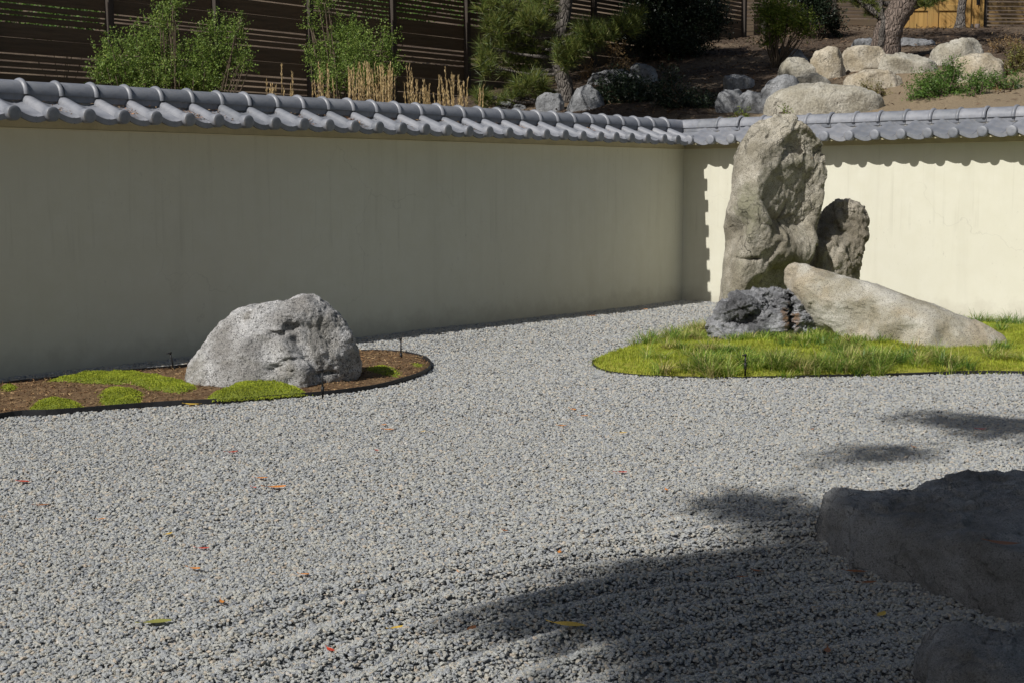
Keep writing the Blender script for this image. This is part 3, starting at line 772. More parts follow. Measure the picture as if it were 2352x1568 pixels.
loft_rock("leaning_stone", rows5([(536, 985, 1070), (552, 955, 1095), (575, 925, 1122), (605, 900, 1150), (660, 880, 1156), (720, 870, 1150), (800, 860, 1120), (860, 860, 1112), (950, 850, 1102), (1050, 850, 1095), (1150, 850, 1090)]),
    S2, M['granite_brown'], [.10, .18, .24, .28, .30], R=90, S=140, power=3.0, seed=8, facets=14, fdepth=.022, a1=.015, f1=2.5, a2=.010, f2=6, a3=.007, f3=20, chips=[(.026, .2, (0, 0, 1)), (.012, .08, (0, 0, 1))],
    cuts=[((.13, .24, .7), (.55, .83, .0), .8)], strata=(.1, .99, .02, 6.0))
tag(bpy.data.objects["leaning_stone"], "brown jagged stone half as high leaning behind the tall upright stone", "rock")
S3 = np.array([CAM[0], CAM[1], 0]) + FH * 12.35 + RH * (12.35 * (z5(605, 0)[0] - 1176) / FD); S3[2] = .13
loft_rock("dark_craggy_rock", rows5([(1028, 590, 690), (1036, 560, 720), (1044, 480, 800), (1055, 440, 870), (1080, 395, 892), (1120, 345, 915), (1160, 312, 928), (1200, 288, 932), (1240, 288, 928), (1270, 300, 915), (1310, 310, 900)]),
    S3, M['basalt'], [.16, .24, .28, .30, .30], R=90, S=180, power=2.6, seed=14, facets=24, fdepth=.022, a1=.02, f1=3.2, a2=.022, f2=5.5, a3=.012, f3=17, chips=[(.035, .16, tuple(RH)), (.016, .06, (0, 0, 1))],
    dents=[(*z5(735, 1090), 8, 30, .12), (*z5(715, 1190), 10, 28, .14), (*z5(620, 1100), 12, 20, .10), (*z5(470, 1190), 34, 14, .10), (*z5(560, 1150), 20, 14, .06), (*z5(830, 1130), 16, 10, .06)])
tag(bpy.data.objects["dark_craggy_rock"], "low dark blue-grey craggy rock with rusty streak in the grass", "rock")
S4 = np.array([CAM[0], CAM[1], 0]) + FH * 12.1 + RH * (12.1 * (2060 - 1176) / FD); S4[2] = .10
def z6(x, y): return ((1400 + .46769 * x) * .9408, (700 + .46769 * y) * .9408)
r4 = []
top = [(1823, 640), (1826, 625), (1838, 614), (1860, 612), (1890, 620), (1960, 640), (2020, 658), (2080, 682), (2150, 706), (2200, 724), (2240, 740), (2268, 757), (2284, 780), (2287, 800)]
tx = [q[0] for q in top]; ty = [q[1] for q in top]
for y in (613, 617, 622, 630, 640, 650, 660, 672, 685, 700, 715, 730, 745, 760, 775, 790, 805, 830):
    xr = np.interp(y, ty[3:], tx[3:]); xl = np.interp(y, [612, 614, 625, 640, 660, 700, 740, 770, 800, 830], [1856, 1840, 1827, 1823, 1823, 1845, 1870, 1895, 1930, 1950])
    r4.append((y, xl, xr))
loft_rock("slanting_boulder", r4, S4, M['granite_pale'], [.16, .30, .40, .46, .50, .52], R=100, S=170, power=2.5, seed=22, facets=10, fdepth=.02, a1=.015, f1=1.6, a2=.006, f2=6, a3=.004, f3=24, shear=.45, wshift=0,
    cuts=[((.3, .42, .22), (.22, .80, .55), .75), ((-.3, .40, .3), (-.25, .95, .15), .6)], chips=[(.010, .3, tuple(RH)), (.004, .08, tuple(RH))])
tag(bpy.data.objects["slanting_boulder"], "smooth pale granite boulder sloping down beside the tall stone", "rock")

# rounded boulder in the mulch bed
def zb(x, y): return ((420 + .21259 * x) * .9408, (680 + .21259 * y) * .9408)
LB = np.array([CAM[0], CAM[1], 0]) + FH * 10.15 + RH * (10.15 * (zb(1150, 0)[0] - 1176) / FD); LB[2] = .04
loft_rock("rounded_boulder", [(zb(0, y)[1], zb(a, 0)[0], zb(b, 0)[0]) for y, a, b in
    [(158, 1290, 1400), (168, 1225, 1470), (190, 1145, 1605), (215, 1060, 1660), (250, 975, 1725), (300, 880, 1812), (350, 785, 1855), (400, 702, 1902), (500, 577, 1972), (600, 482, 2025), (700, 408, 2072), (800, 335, 2112), (900, 270, 2150), (1000, 215, 2166), (1080, 190, 2150), (1170, 178, 2120), (1260, 180, 2100)]],
    LB, M['granite_grey'], [.12, .24, .34, .42, .48, .52, .54], R=130, S=230, power=2.25, seed=31, facets=16, fdepth=.018, a1=.015, f1=2.6, a2=.010, f2=6.5, a3=.011, f3=22, chips=[(.008, .24, (0, 0, 1)), (.005, .07, (0, 0, 1))],
    cuts=[((.40, .30, .3), (.80, .6, -.06), .85), ((.1, .48, .1), (.10, .97, -.2), .5), ((.15, .38, .50), (.22, .8, .55), .5)],
    dents=[(*zb(1420, 520), 17, 12, .07), (*zb(1290, 585), 20, 7, .045), (*zb(1330, 950), 30, 12, .06), (*zb(1500, 870), 26, 8, .035), (*zb(1810, 1030), 22, 4, .05), (*zb(1550, 1210), 40, 8, .09)])
tag(bpy.data.objects["rounded_boulder"], "large rounded speckled grey granite boulder in the mulch bed", "rock")

# boulders in the shaded foreground
def plan_rock(name, outline, h, mat, seed, tilt=(0, 0), R1_=34, S=220, dome=False, **kw):
    """low boulder from its outline on the ground; flat-ish top of height h"""
    P = np.asarray(outline)[:, :2]; c = P.mean(0); Q = smooth_poly(P, 4); ang = np.arctan2(*(Q - c).T[::-1]); rad = np.hypot(*(Q - c).T)
    o = np.argsort(ang); th = np.linspace(-math.pi, math.pi, S, endpoint=False); r = np.interp(th, ang[o], rad[o], period=2 * math.pi)
    prof = [(-.12, .96), (-.02, 1.0)] + [(h * z, s_) for z, s_ in ((.12, 1.0), (.25, .997), (.4, .992), (.55, .985), (.68, .978), (.8, .97), (.88, .962), (.94, .95), (.985, .92))]
    prof += [(h * (1.0 + .03 * k / 20), .90 * (1 - k / 20) + .004) for k in range(21)]
    if dome: prof = [(-.12, .97), (-.04, 1.0)] + [(h * math.sin(a) ** .9, max(.004, math.cos(a) ** .62)) for a in np.linspace(.05, math.pi / 2 - .002, 40)]
    t_ = np.linspace(0, len(prof) - 1, 70); zz = np.interp(t_, range(len(prof)), [p[0] for p in prof]); ss = np.interp(t_, range(len(prof)), [p[1] for p in prof])
    X = ss[:, None] * r[None] * np.cos(th); Y = ss[:, None] * r[None] * np.sin(th); f = np.clip(zz / h, 0, 1)[:, None]
    Z = zz[:, None] + f * (tilt[0] * X + tilt[1] * Y)
    W = finish_rock(np.stack([X, Y, Z], -1), seed, **kw)
    return obj(name, rings_to_mesh(name, W, mat, np.zeros(3)), None, (c[0], c[1], 0))
g_ = lambda x, y, z=0.0: ground(x, y, z)
o = plan_rock("flat_boulder", [g_(1884, 1232), g_(1950, 1292), g_(2100, 1345), g_(2240, 1395), g_(2352, 1430), g_(2480, 1440), g_(2640, 1380), g_(2700, 1250, .1), g_(2640, 1120, .25), g_(2480, 1062, .28), g_(2352, 1068, .27), g_(2230, 1078, .25), g_(2110, 1096, .24), g_(1990, 1112, .22), g_(1915, 1145, .18), g_(1880, 1185, .1)],
              .235, M['granite_dark'], 41, (.05, -.055), facets=12, fdepth=.014, a1=.02, f1=2.2, a2=.012, f2=4.0, a3=.008, f3=18, chips=[(.022, .30, (1, 0, 0)), (.007, .08, (1, 0, 0))], reach=9, ilo=.08, ihi=.42)
tag(o, "broad flat-topped dark boulder lying in tree shade on the gravel", "rock")
o = plan_rock("low_boulder", [g_(2100, 1520, .02), g_(2140, 1478, .09), g_(2250, 1450, .17), g_(2352, 1430, .19), g_(2480, 1425, .18), g_(2600, 1520, .1), g_(2620, 1700), g_(2450, 1800), g_(2250, 1740), g_(2130, 1640)],
              .21, M['granite_dark'], 47, (.02, -.02), dome=True, facets=8, fdepth=.014, a1=.02, f1=3, a2=.012, f2=5.0, a3=.008, f3=18, chips=[(.012, .2, (1, 0, 0)), (.006, .07, (1, 0, 0))], reach=9, ilo=.08, ihi=.42)
tag(o, "small low shaded boulder in front of the broad flat-topped boulder", "rock")

# ------------------------------------------------------------------ vegetation helpers
def leaves(C, D, length, width, up=None, fold=.25):
    """rhombic leaves at C pointing along D; returns V, F"""
    n = len(C); D = D / (np.linalg.norm(D, axis=1)[:, None] + 1e-9)
    rnd = rng.normal(0, 1, (n, 3)) if up is None else up + rng.normal(0, .35, (n, 3))
    S = np.cross(D, rnd); S /= np.linalg.norm(S, axis=1)[:, None] + 1e-9; N = np.cross(S, D)
    l = np.broadcast_to(length, (n,))[:, None]; w = np.broadcast_to(width, (n,))[:, None]
    V = np.stack([C, C + D * l * .5 + S * w * .5 + N * w * fold, C + D * l, C + D * l * .5 - S * w * .5 + N * w * fold], 1).reshape(-1, 3)
    a = np.arange(n) * 4; return V, np.stack([a, a + 1, a + 2, a + 3], 1)
def in_ball(n):
    v = rng.normal(0, 1, (n, 3)); v /= np.linalg.norm(v, axis=1)[:, None]; return v * rng.random(n)[:, None] ** (1 / 3)
def clump_leaves(clumps, per, size, aspect=.55, shell=.55, sub=14):
    """clumps: (centre, radius vec). leaves gathered on short twigs inside every clump"""
    Cs, Ds = [], []
    for c, r in clumps:
        r = np.asarray(r, float); n = int(7.0 * per * (r[0] * r[1] * r[2]) ** (2 / 3)); ns = max(3, n // sub)
        b = in_ball(ns); q = np.linalg.norm(b, axis=1)[:, None]; b = b / (q + 1e-9) * (shell + (1 - shell) * q) * rng.uniform(.5, 1.22, (ns, 1))
        tw = b * r + c; td = b + np.array([0, 0, .5]) + rng.normal(0, .35, (ns, 3)); td /= np.linalg.norm(td, axis=1)[:, None]
        k = rng.integers(0, ns, n); t = rng.uniform(-1.0, 1.3, n)[:, None] * size * 3.2
        Cs.append(tw[k] + td[k] * t + rng.normal(0, size * .4, (n, 3))); Ds.append(td[k] * .6 + rng.normal(0, .8, (n, 3)))
    C = np.concatenate(Cs); D = np.concatenate(Ds); s = size * rng.uniform(.7, 1.3, len(C))
    return leaves(C, D, s, s * aspect)
def plant(name, base, label, cat, group=None):
    return tag(empty(name, base), label, cat, group)
def part_mesh(name, V, F, mat, parent, smooth=False):
    base = np.array(parent.location); return obj(name, new_mesh(name, np.asarray(V) - base, F, mat, smooth), parent)
def tubes(name, paths, mat, parent, seg=6, noise=0.0, nscale=6, smooth=True):
    b = MB(); base = np.array(parent.location)
    for P, r in paths: b.tube(np.asarray(P) - base, r, seg, True, noise, nscale)
    return obj(name, b.mesh(name, mat, smooth), parent)
M['twig'] = plain("brown_twig", (.10, .075, .05), .9, .3, 20)
M['leaf_fresh'] = leaf_mat("fresh_shrub_leaf", [(.09, .15, .03), (.15, .23, .045), (.21, .30, .065), (.29, .35, .08)], .4)
M['leaf_blue'] = leaf_mat("blue_green_leaf", [(.05, .12, .055), (.085, .17, .08), (.13, .22, .10)])
M['leaf_mid'] = leaf_mat("mid_green_leaf", [(.06, .12, .025), (.10, .19, .035), (.16, .26, .05)], .35)
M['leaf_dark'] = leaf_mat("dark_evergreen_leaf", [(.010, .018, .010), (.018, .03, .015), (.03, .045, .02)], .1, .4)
M['leaf_lime'] = leaf_mat("lime_maple_leaf", [(.10, .16, .02), (.16, .22, .03), (.24, .27, .045)])
M['leaf_olive'] = leaf_mat("olive_leaf", [(.10, .09, .025), (.16, .14, .035), (.22, .19, .06), (.12, .15, .03)])
M['leaf_dry'] = leaf_mat("dry_tan_leaf", [(.20, .12, .05), (.30, .19, .08), (.36, .25, .12)])
M['plume'] = leaf_mat("straw_plume", [(.36, .25, .11), (.48, .35, .17), (.55, .42, .22)], .15)
M['needle'] = leaf_mat("pine_needle", [(.05, .085, .02), (.09, .135, .03), (.16, .19, .04), (.26, .26, .07)], .2, .45)
M['bark'] = None
def bark_mat(name, a, b):
    t = NT(name); n = t.noise(14, 7, .7, co=t.mapped((1, 1, .35)), dist=.5); m = t.voro(20, 'DISTANCE_TO_EDGE', co=t.mapped((1, 1, .4)))
    t.color(t.mix(t.ramp(n, [(.3, 0), (.7, 1)]), a, b)); t.rough(.95)
    t.bump(t.math('ADD', t.ramp(m, [(0, 0), (.25, 1)]), n), .035, 1.0); return t.m
M['bark'] = bark_mat("pine_bark", (.10, .075, .06), (.27, .215, .18))
M['bark_grey'] = bark_mat("grey_bark", (.075, .065, .058), (.19, .17, .15))

def shrub(name, label, blobs, Z, mat, per=5200, size=.024, aspect=.6, group=None, cat="shrub", base_xy=None, depth=.8, stems=6, drop=None, sub=14):
    """blobs: picture ellipses (x, y, rx, ry) at distance Z"""
    k = Z / FD; x0, y0 = base_xy or (np.mean([b[0] for b in blobs]), max(b[1] + b[3] for b in blobs))
    base = at(x0, y0, Z); base[2] = T(base[0], base[1]) if drop is None else drop
    p = plant(name, base, label, cat, group); cl = []
    for (x, y, rx, ry) in blobs:
        dz = rng.uniform(-.25, .25) * depth
        c = at(x, y, Z + dz); cl.append((c, np.array([rx * k, rx * k * depth, ry * k])))
    V, F = clump_leaves(cl, per, size, aspect, sub=sub)
    part_mesh("foliage", V, F, mat, p)
    paths = []
    for c, r in cl:
        for q in range(stems):
            e = c + in_ball(1)[0] * r * .9; m = base * .45 + e * .55 + rng.normal(0, .05, 3)
            paths.append((spline([base + np.array([rng.normal(0, .06), rng.normal(0, .06), -.05]), m, e], 7), np.linspace(.014, .004, 7)))
    tubes("stem", paths, M['twig'], p, 5)
    return p

coping_litter()
# ------------------------------------------------------------------ fence, gate
M['fence'] = wood_mat("dark_fence_wood", (.115, .086, .056), .35)
M['post'] = wood_mat("dark_post_wood", (.06, .05, .042), .3, 2)
M['gate'] = wood_mat("honey_gate_wood", (.42, .26, .085), .22, 2)
M['gate_h'] = wood_mat("honey_gate_rail", (.44, .275, .09), .22, 0)
YF = 7.2
def zy(x, y): return on_y(x * .9408, y * .9408, YF)[2]         # height on the fence for a photograph pixel
fence = tag(empty("board_fence", (-3.8, YF, 1.5)), "dark weathered horizontal board fence on the hillside behind the shrubs", "fence")
tpx = lambda t: (265 + 295 * t) / (1 + .068 * t)
PX = {t: on_y(tpx(t) * .9408, 100, YF)[0] for t in range(-4, 10)}
def fence_board(x0, x1, z0, z1, par=fence):
    b = MB(); b.bbox(-(x1 - x0) / 2, (x1 - x0) / 2, -.011, .011, -(z1 - z0) / 2, (z1 - z0) / 2, .003)
    o = obj("board", b.mesh("board", M['fence']), par)
    L_ = np.array(par.location); o.location = ((x0 + x1) / 2 - L_[0], YF - L_[1] + rng.normal(0, .003), (z0 + z1) / 2 - L_[2])
    o.rotation_euler = (rng.normal(0, .012), rng.normal(0, .0025), 0)
panels = {-1: (130, [(-60,-34),(-30,16),(20,33),(36.5,45),(48,62),(66,100),(101,137),(141,155),(158.5,170),(173.5,184),(188,225),(226,262)]),
          0: (390, [(-60,-30),(-28,14),(15,47),(50,57),(60,65),(69,104),(105,141),(144,156),(159,172),(176,188),(191,230)]),
          1: (640, [(-60,-20),(-17,2),(5,38),(39,73),(77,85),(88,99),(102,113),(117,150),(151,185),(189.5,199),(203,212),(216,226),(229,265)]),
          2: (860, [(-60,-22),(-18,-6),(-3,6),(9,16.5),(19.5,26),(29.5,36),(40,74),(75,106),(109,117),(120,129),(133,142),(146,180),(181,214),(217,228),(231,262)]),
          3: (1040, [(-60,-24),(-20,-8),(-5,4),(7,15.5),(19,26),(29.5,36),(39,50),(54,86),(87,116),(120,127),(130.5,141),(144,153),(157,192),(193,228)]),
          4: (1215, [(-60,-24),(-20,-8),(-5,4),(7,14),(17.5,26),(29,38),(41,54),(58.5,68),(72,110),(111,149),(153,161),(165,200),(201,236)]),
          5: (1370, [(-60,-24),(-20,-8),(-5,4),(7,14),(17.5,28),(31,38),(42,80),(81,118),(122,132),(135,172)]),
          6: (1500, [(-60,-24),(-20,-8),(-5,2),(5,13),(16,24),(27,35),(38,72),(73,104),(107,140)]),
          7: (1640, [(-60,-24),(-20,-8),(-5,2),(5,13),(16,24),(27,35),(38,60),(61,88),(89,118)]),
          8: (1730, [(-60,-24),(-20,-8),(-5,2),(5,13),(16,24),(27,35),(38,60),(61,88),(89,112)])}
panels[-2] = panels[-1]; panels[-3] = panels[-1]
for t, (xm, bs) in panels.items():
    xl, xr = PX[t] + .045, PX[t + 1] - .045
    if t < -1: xm = 130
    for a, b_ in bs:
        z1, z0 = zy(xm, a), zy(xm, b_)
        if z1 - z0 < .07 and False: continue
        fence_board(xl, xr, z0, z1)
    zb_ = zy(xm, bs[-1][1])
    zg = float(T(np.array((xl + xr) / 2), np.array(YF)))
    while zb_ > zg - .1:
        fence_board(xl, xr, max(zb_ - .26, zg - .4), zb_ - .012); zb_ -= .26
for t in range(-3, 10):
    b = MB(); x = PX[t]; zg = float(T(np.array(x), np.array(YF))) - .3
    b.bbox(-.045, .045, -.075, .03, 0, 5.6 - zg + .12 * max(t, 0), .006); o = obj("post", b.mesh("post", M['post']), fence)
    o.location = (x + 3.8, -.022, zg - 1.5)
# second run of fence, square to the first, with the gate in it
P0 = np.array([PX[9], YF]); 
gate_l = at(2195 * .9408, 60, 32.0)[:2]; gate_r = at(2378 * .9408, 60, 32.0)[:2]
def run_frame(Z, xpx):
    p = at(xpx * .9408, 60, Z); return p
FR = tag(empty("slat_fence", (0, 0, 0)), "dark horizontal slat fence running from the dark shrub to the wooden gate", "fence")
fa = at(1690 * .9408, 60, 31.6); fb = at(2205 * .9408, 60, 32.0)
def frame_run(par, pa, pb, xpx_mid, pairs, post_every, mat, postmat, zbase, thick=.012):
    d = pb[:2] - pa[:2]; Ln = np.linalg.norm(d); ang = math.atan2(d[1], d[0]); par.location = (pa[0], pa[1], zbase); par.rotation_euler = (0, 0, ang)
    Zm = np.dot((pa + pb) / 2 - CAM, fw)
    n = max(1, int(round(Ln / post_every)))
    for k in range(n + 1):
        b = MB(); b.bbox(-.045, .045, -.07, .03, -.3, 3.2, .006); obj("post", b.mesh("post", postmat), par, (Ln * k / n, 0, 0))
    for k in range(n):
        for (ya, yb) in pairs:
            z1 = at(xpx_mid * .9408, ya * .9408, Zm)[2] - zbase; z0 = at(xpx_mid * .9408, yb * .9408, Zm)[2] - zbase
            b = MB(); b.bbox(Ln * k / n + .047, Ln * (k + 1) / n - .047, -thick, thick, z0, z1, .003)
            o = obj("board", b.mesh("board", mat), par, (0, rng.normal(0, .002), 0))
slats = [(-60, -40), (-37, -30), (-27, -20), (-17, -10), (-7, -1), (2, 7.5), (11, 16.5), (20, 25.5), (29, 34.5), (38, 43.5), (47.5, 62), (63, 78), (79, 96)]
frame_run(FR, fa, fb, 1950, slats, 1.55, M['fence'], M['post'], 4.55)
FS = tag(empty("slat_fence"), "honey coloured slat fence panel on the latch side of the gate", "fence")
slats2 = [(-60, -44), (-40, -28), (-24, -12), (-8, 4), (8, 16), (19, 26), (29, 34.5), (38.5, 44), (47, 52), (56, 61), (65, 74)]
frame_run(FS, at(2402 * .9408, 60, 32.0), at(2560 * .9408, 60, 32.1), 2450, slats2, 1.5, wood_mat("tan_slat_wood", (.22, .145, .06), .3), M['post'], 4.9)

def build_gate():
    a = at(2207 * .9408, 60, 31.9); b_ = at(2400 * .9408, 60, 31.9); d = b_[:2] - a[:2]; Ln = np.linalg.norm(d)
    zb0 = at(2290 * .9408, 79 * .9408, 31.9)[2]
    g = tag(empty("wooden_gate", (a[0], a[1], zb0), math.atan2(d[1], d[0])), "honey coloured double wooden gate at the top of the boulder slope", "gate")
    X = lambda px: (px - 2207) / (2400 - 2207) * Ln
    Zp = lambda py: at(2290 * .9408, py * .9408, 31.9)[2] - zb0
    def boards(edges, z0, z1, y=.012):
        for x0, x1 in zip(edges[:-1], edges[1:]):
            b = MB(); b.bbox(X(x0) + .002, X(x1) - .002, y, y + .022, z0, z1, .003); obj("plank", b.mesh("plank", M['gate']), g)
    def member(name, x0, x1, z0, z1, mat, y0=-.02, y1=.03):
        b = MB(); b.bbox(X(x0), X(x1), y0, y1, z0, z1, .004); obj(name, b.mesh(name, mat), g)
    zr0, zr1 = Zp(28), Zp(13)
    boards([2197, 2209, 2221, 2232, 2242, 2254, 2264], .0, zr0); boards([2197, 2209, 2221, 2232, 2242, 2254, 2264], zr1, 2.1)
    boards([2291, 2300, 2310, 2321.5, 2332, 2342], .0, zr0); boards([2291, 2300, 2310, 2321.5, 2332, 2342], zr1, 2.1)
    member("rail", 2197, 2264.6, zr0, zr1, M['gate_h']); member("rail", 2291, 2342.4, zr0, zr1, M['gate_h'])
    member("stile", 2264.8, 2277.6, .0, 2.12, M['gate']); member("stile", 2278, 2289.6, .0, 2.12, M['gate'])
    member("stile", 2342.6, 2356, .0, 2.12, M['gate'])
    member("gate_post", 2356.4, 2368, -.2, 2.5, M['gate'], -.04, .06)
    boards([2368.2, 2378, 2387], .0, 2.1)
    member("gate_post", 2387.4, 2400, -.2, 2.5, M['gate'], -.04, .06)
    b = MB(); b.bbox(X(2380.5), X(2388.5), -.062, -.04, Zp(15), Zp(-2), .004); b.tube([(X(2384), -.06, Zp(10)), (X(2384), -.10, Zp(9)), (X(2384), -.10, Zp(2)), (X(2384), -.06, Zp(1))], .01, 8)
    obj("latch", b.mesh("latch", M['black']), g)
    b = MB(); b.bbox(X(2190), X(2402), -.03, .05, 2.13, 2.28, .005); obj("lintel", b.mesh("lintel", M['gate_h']), g)
build_gate()

# stump posts by the gate
for k, (x, w, c) in enumerate([(2373, 7, (.05, .045, .04)), (2385.5, 13, (.16, .13, .115))]):
    Z = 31.2; p = at(x * .9408, 78 * .9408, Z); b = MB(); h = 18 * .9408 * Z / FD; r = w * .5 * .9408 * Z / FD
    b.tube([(0, 0, -.2), (0, 0, h * .5), (0, 0, h)], [r * 1.08, r, r * .95], 12, True, .08, 9)
    o = obj("tree_stump", b.mesh("tree_stump", plain("stump_%d" % k, c, .9, .3, 12, .01)), None, p)
    tag(o, ["thin dark cut stump standing at the foot of the gate", "wider pale cut stump standing beside the thin dark stump"][k], "stump")

# ------------------------------------------------------------------ boulders on the hillside
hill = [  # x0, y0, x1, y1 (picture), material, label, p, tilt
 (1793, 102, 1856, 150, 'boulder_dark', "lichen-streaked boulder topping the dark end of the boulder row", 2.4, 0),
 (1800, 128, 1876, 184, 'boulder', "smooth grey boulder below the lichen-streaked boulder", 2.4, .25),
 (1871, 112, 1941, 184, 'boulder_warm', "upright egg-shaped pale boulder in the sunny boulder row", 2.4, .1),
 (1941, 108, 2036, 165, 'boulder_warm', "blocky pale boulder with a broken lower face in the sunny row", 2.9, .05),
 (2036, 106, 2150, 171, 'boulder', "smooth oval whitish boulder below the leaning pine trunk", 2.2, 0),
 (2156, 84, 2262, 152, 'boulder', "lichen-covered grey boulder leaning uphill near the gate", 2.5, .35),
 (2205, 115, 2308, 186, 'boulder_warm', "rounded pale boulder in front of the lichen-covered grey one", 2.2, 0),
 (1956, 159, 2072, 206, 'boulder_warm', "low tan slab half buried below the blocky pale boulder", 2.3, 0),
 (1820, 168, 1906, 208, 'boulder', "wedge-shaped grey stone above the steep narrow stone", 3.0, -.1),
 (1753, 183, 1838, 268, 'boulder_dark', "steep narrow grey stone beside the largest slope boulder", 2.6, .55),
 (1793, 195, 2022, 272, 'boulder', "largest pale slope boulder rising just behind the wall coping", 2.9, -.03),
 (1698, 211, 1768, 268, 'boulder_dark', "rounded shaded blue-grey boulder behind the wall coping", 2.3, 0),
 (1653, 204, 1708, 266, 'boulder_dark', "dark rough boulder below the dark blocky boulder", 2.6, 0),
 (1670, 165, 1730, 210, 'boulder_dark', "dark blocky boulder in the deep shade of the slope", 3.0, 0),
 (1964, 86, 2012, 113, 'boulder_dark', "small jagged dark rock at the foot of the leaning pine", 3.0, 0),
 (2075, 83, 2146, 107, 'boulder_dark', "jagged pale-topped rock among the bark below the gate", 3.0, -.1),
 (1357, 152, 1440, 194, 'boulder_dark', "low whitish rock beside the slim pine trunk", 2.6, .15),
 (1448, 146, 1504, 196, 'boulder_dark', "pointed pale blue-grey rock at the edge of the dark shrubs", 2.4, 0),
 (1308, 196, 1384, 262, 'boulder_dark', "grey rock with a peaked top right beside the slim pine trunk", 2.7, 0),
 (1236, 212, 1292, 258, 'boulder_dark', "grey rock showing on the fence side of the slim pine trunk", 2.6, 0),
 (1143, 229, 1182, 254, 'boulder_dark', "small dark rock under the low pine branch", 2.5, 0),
 (1180, 237, 1206, 256, 'boulder_dark', "tiny pale rock under the low pine branch", 2.5, 0),
 (2316, 190, 2352, 206, 'boulder', "flat grey stone in dry weeds above the coping", 2.6, 0)]
for k, (x0, y0, x1, y1, mt, lab, p2, tilt) in enumerate(hill):
    xm = (x0 + x1) / 2; g = on_T(xm, min(y1 - 2, 262) if y1 < 262 else y1 - 8); Z = np.dot(g - CAM, fw)
    w = (x1 - x0) * Z / FD * 1.02; zt = at(xm, y0, Z)[2]; zb_ = at(xm, y1, Z)[2]; h = zt - zb_
    base = g + FH * w * .30; base[2] = zb_ - .03
    # move the boulder back a little keeps its picture size nearly unchanged
    o = blob_rock("boulder", base, w * 1.18, max(w * .85, h * .8), h * 1.14, M[mt], rz=-YAW, seed=60 + k, R=34, S=52, p1=2.4, p2=min(p2, 2.7), facets=20, rough=.75 if mt != 'boulder_dark' else 1.1, tilt=tilt * .5, bury=.45)
    tag(o, lab, "boulder", "boulders on the hillside")

def litter():
    n = 26000; q = np.c_[rng.uniform(.5, 17, n), rng.uniform(-5, 7, n)]; q = np.vstack([q, np.c_[rng.uniform(-9, .5, 5000), rng.uniform(.6, 7, 5000)]]); q = q[(q[:, 1] > 1.2) | (q[:, 0] > 8) | (rng.random(len(q)) < .12)]; n = len(q)
    C = np.c_[q, T(q[:, 0], q[:, 1]) + rng.uniform(.0, .015, n)]; D = rng.normal(0, 1, (n, 3)) * np.array([1, 1, .25])
    V, F = leaves(C, D, rng.uniform(.04, .13, n), rng.uniform(.008, .03, n), np.tile([0, 0, 1.0], (n, 1)))
    tag(obj("bark_litter", new_mesh("bark_litter", V, F, leaf_mat("bark_litter", [(.04, .025, .016), (.10, .06, .035), (.17, .11, .065), (.28, .19, .11)], 0, .9))), "brown bark and needle litter strewn over the hillside", "litter", kind="stuff")
litter()
# ------------------------------------------------------------------ shrubs behind the wall
shrub("round_leaf_shrub", "large fresh green bushy shrub in front of the board fence", [(300, 130, 78, 62), (360, 85, 45, 55), (430, 150, 80, 55), (500, 110, 62, 70), (290, 175, 70, 35), (395, 12, 34, 22), (560, 140, 26, 30), (545, 62, 22, 30), (235, 165, 26, 30), (470, 185, 70, 30), (380, 190, 90, 25), (375, 45, 22, 26)], 16.2, M['leaf_fresh'], 5600, .026, .62, drop=.6)
shrub("round_leaf_shrub", "fresh green shrub rising behind the tan reed plumes", [(790, 100, 62, 45), (745, 135, 50, 40), (830, 130, 62, 45), (770, 180, 55, 35), (845, 175, 55, 35), (740, 15, 28, 22), (800, 70, 42, 24), (890, 100, 24, 45), (900, 160, 28, 24), (720, 60, 18, 18)], 17.0, M['leaf_fresh'], 5200, .026, .6, drop=.8)
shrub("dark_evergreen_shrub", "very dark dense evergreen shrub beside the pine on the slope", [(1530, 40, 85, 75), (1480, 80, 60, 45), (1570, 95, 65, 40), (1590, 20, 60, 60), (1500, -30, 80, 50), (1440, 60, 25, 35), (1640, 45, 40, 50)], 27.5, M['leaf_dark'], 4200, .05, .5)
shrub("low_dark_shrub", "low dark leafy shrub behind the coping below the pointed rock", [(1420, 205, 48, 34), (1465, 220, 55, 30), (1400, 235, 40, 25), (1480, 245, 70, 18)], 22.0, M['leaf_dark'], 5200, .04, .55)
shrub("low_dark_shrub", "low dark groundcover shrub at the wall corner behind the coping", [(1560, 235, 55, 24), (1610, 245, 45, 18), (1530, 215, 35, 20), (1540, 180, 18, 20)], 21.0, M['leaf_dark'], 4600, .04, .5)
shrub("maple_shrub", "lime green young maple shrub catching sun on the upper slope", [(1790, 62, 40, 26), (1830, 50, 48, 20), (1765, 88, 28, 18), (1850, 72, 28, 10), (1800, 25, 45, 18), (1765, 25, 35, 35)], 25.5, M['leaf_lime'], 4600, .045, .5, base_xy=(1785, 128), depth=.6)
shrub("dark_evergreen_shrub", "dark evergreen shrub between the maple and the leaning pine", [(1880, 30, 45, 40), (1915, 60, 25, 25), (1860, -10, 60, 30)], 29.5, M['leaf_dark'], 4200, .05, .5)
shrub("green_shrub", "dense mid green shrub in front of the oval whitish boulder", [(2130, 205, 46, 32), (2170, 190, 45, 35), (2165, 225, 45, 20), (2115, 228, 28, 14), (2190, 160, 24, 18), (2195, 215, 25, 25)], 19.2, M['leaf_mid'], 6200, .03, .5)
shrub("green_shrub", "mid green shrub below the rounded pale boulder", [(2235, 205, 26, 34), (2250, 190, 24, 20), (2225, 230, 25, 14)], 19.0, M['leaf_mid'], 6200, .03, .5)
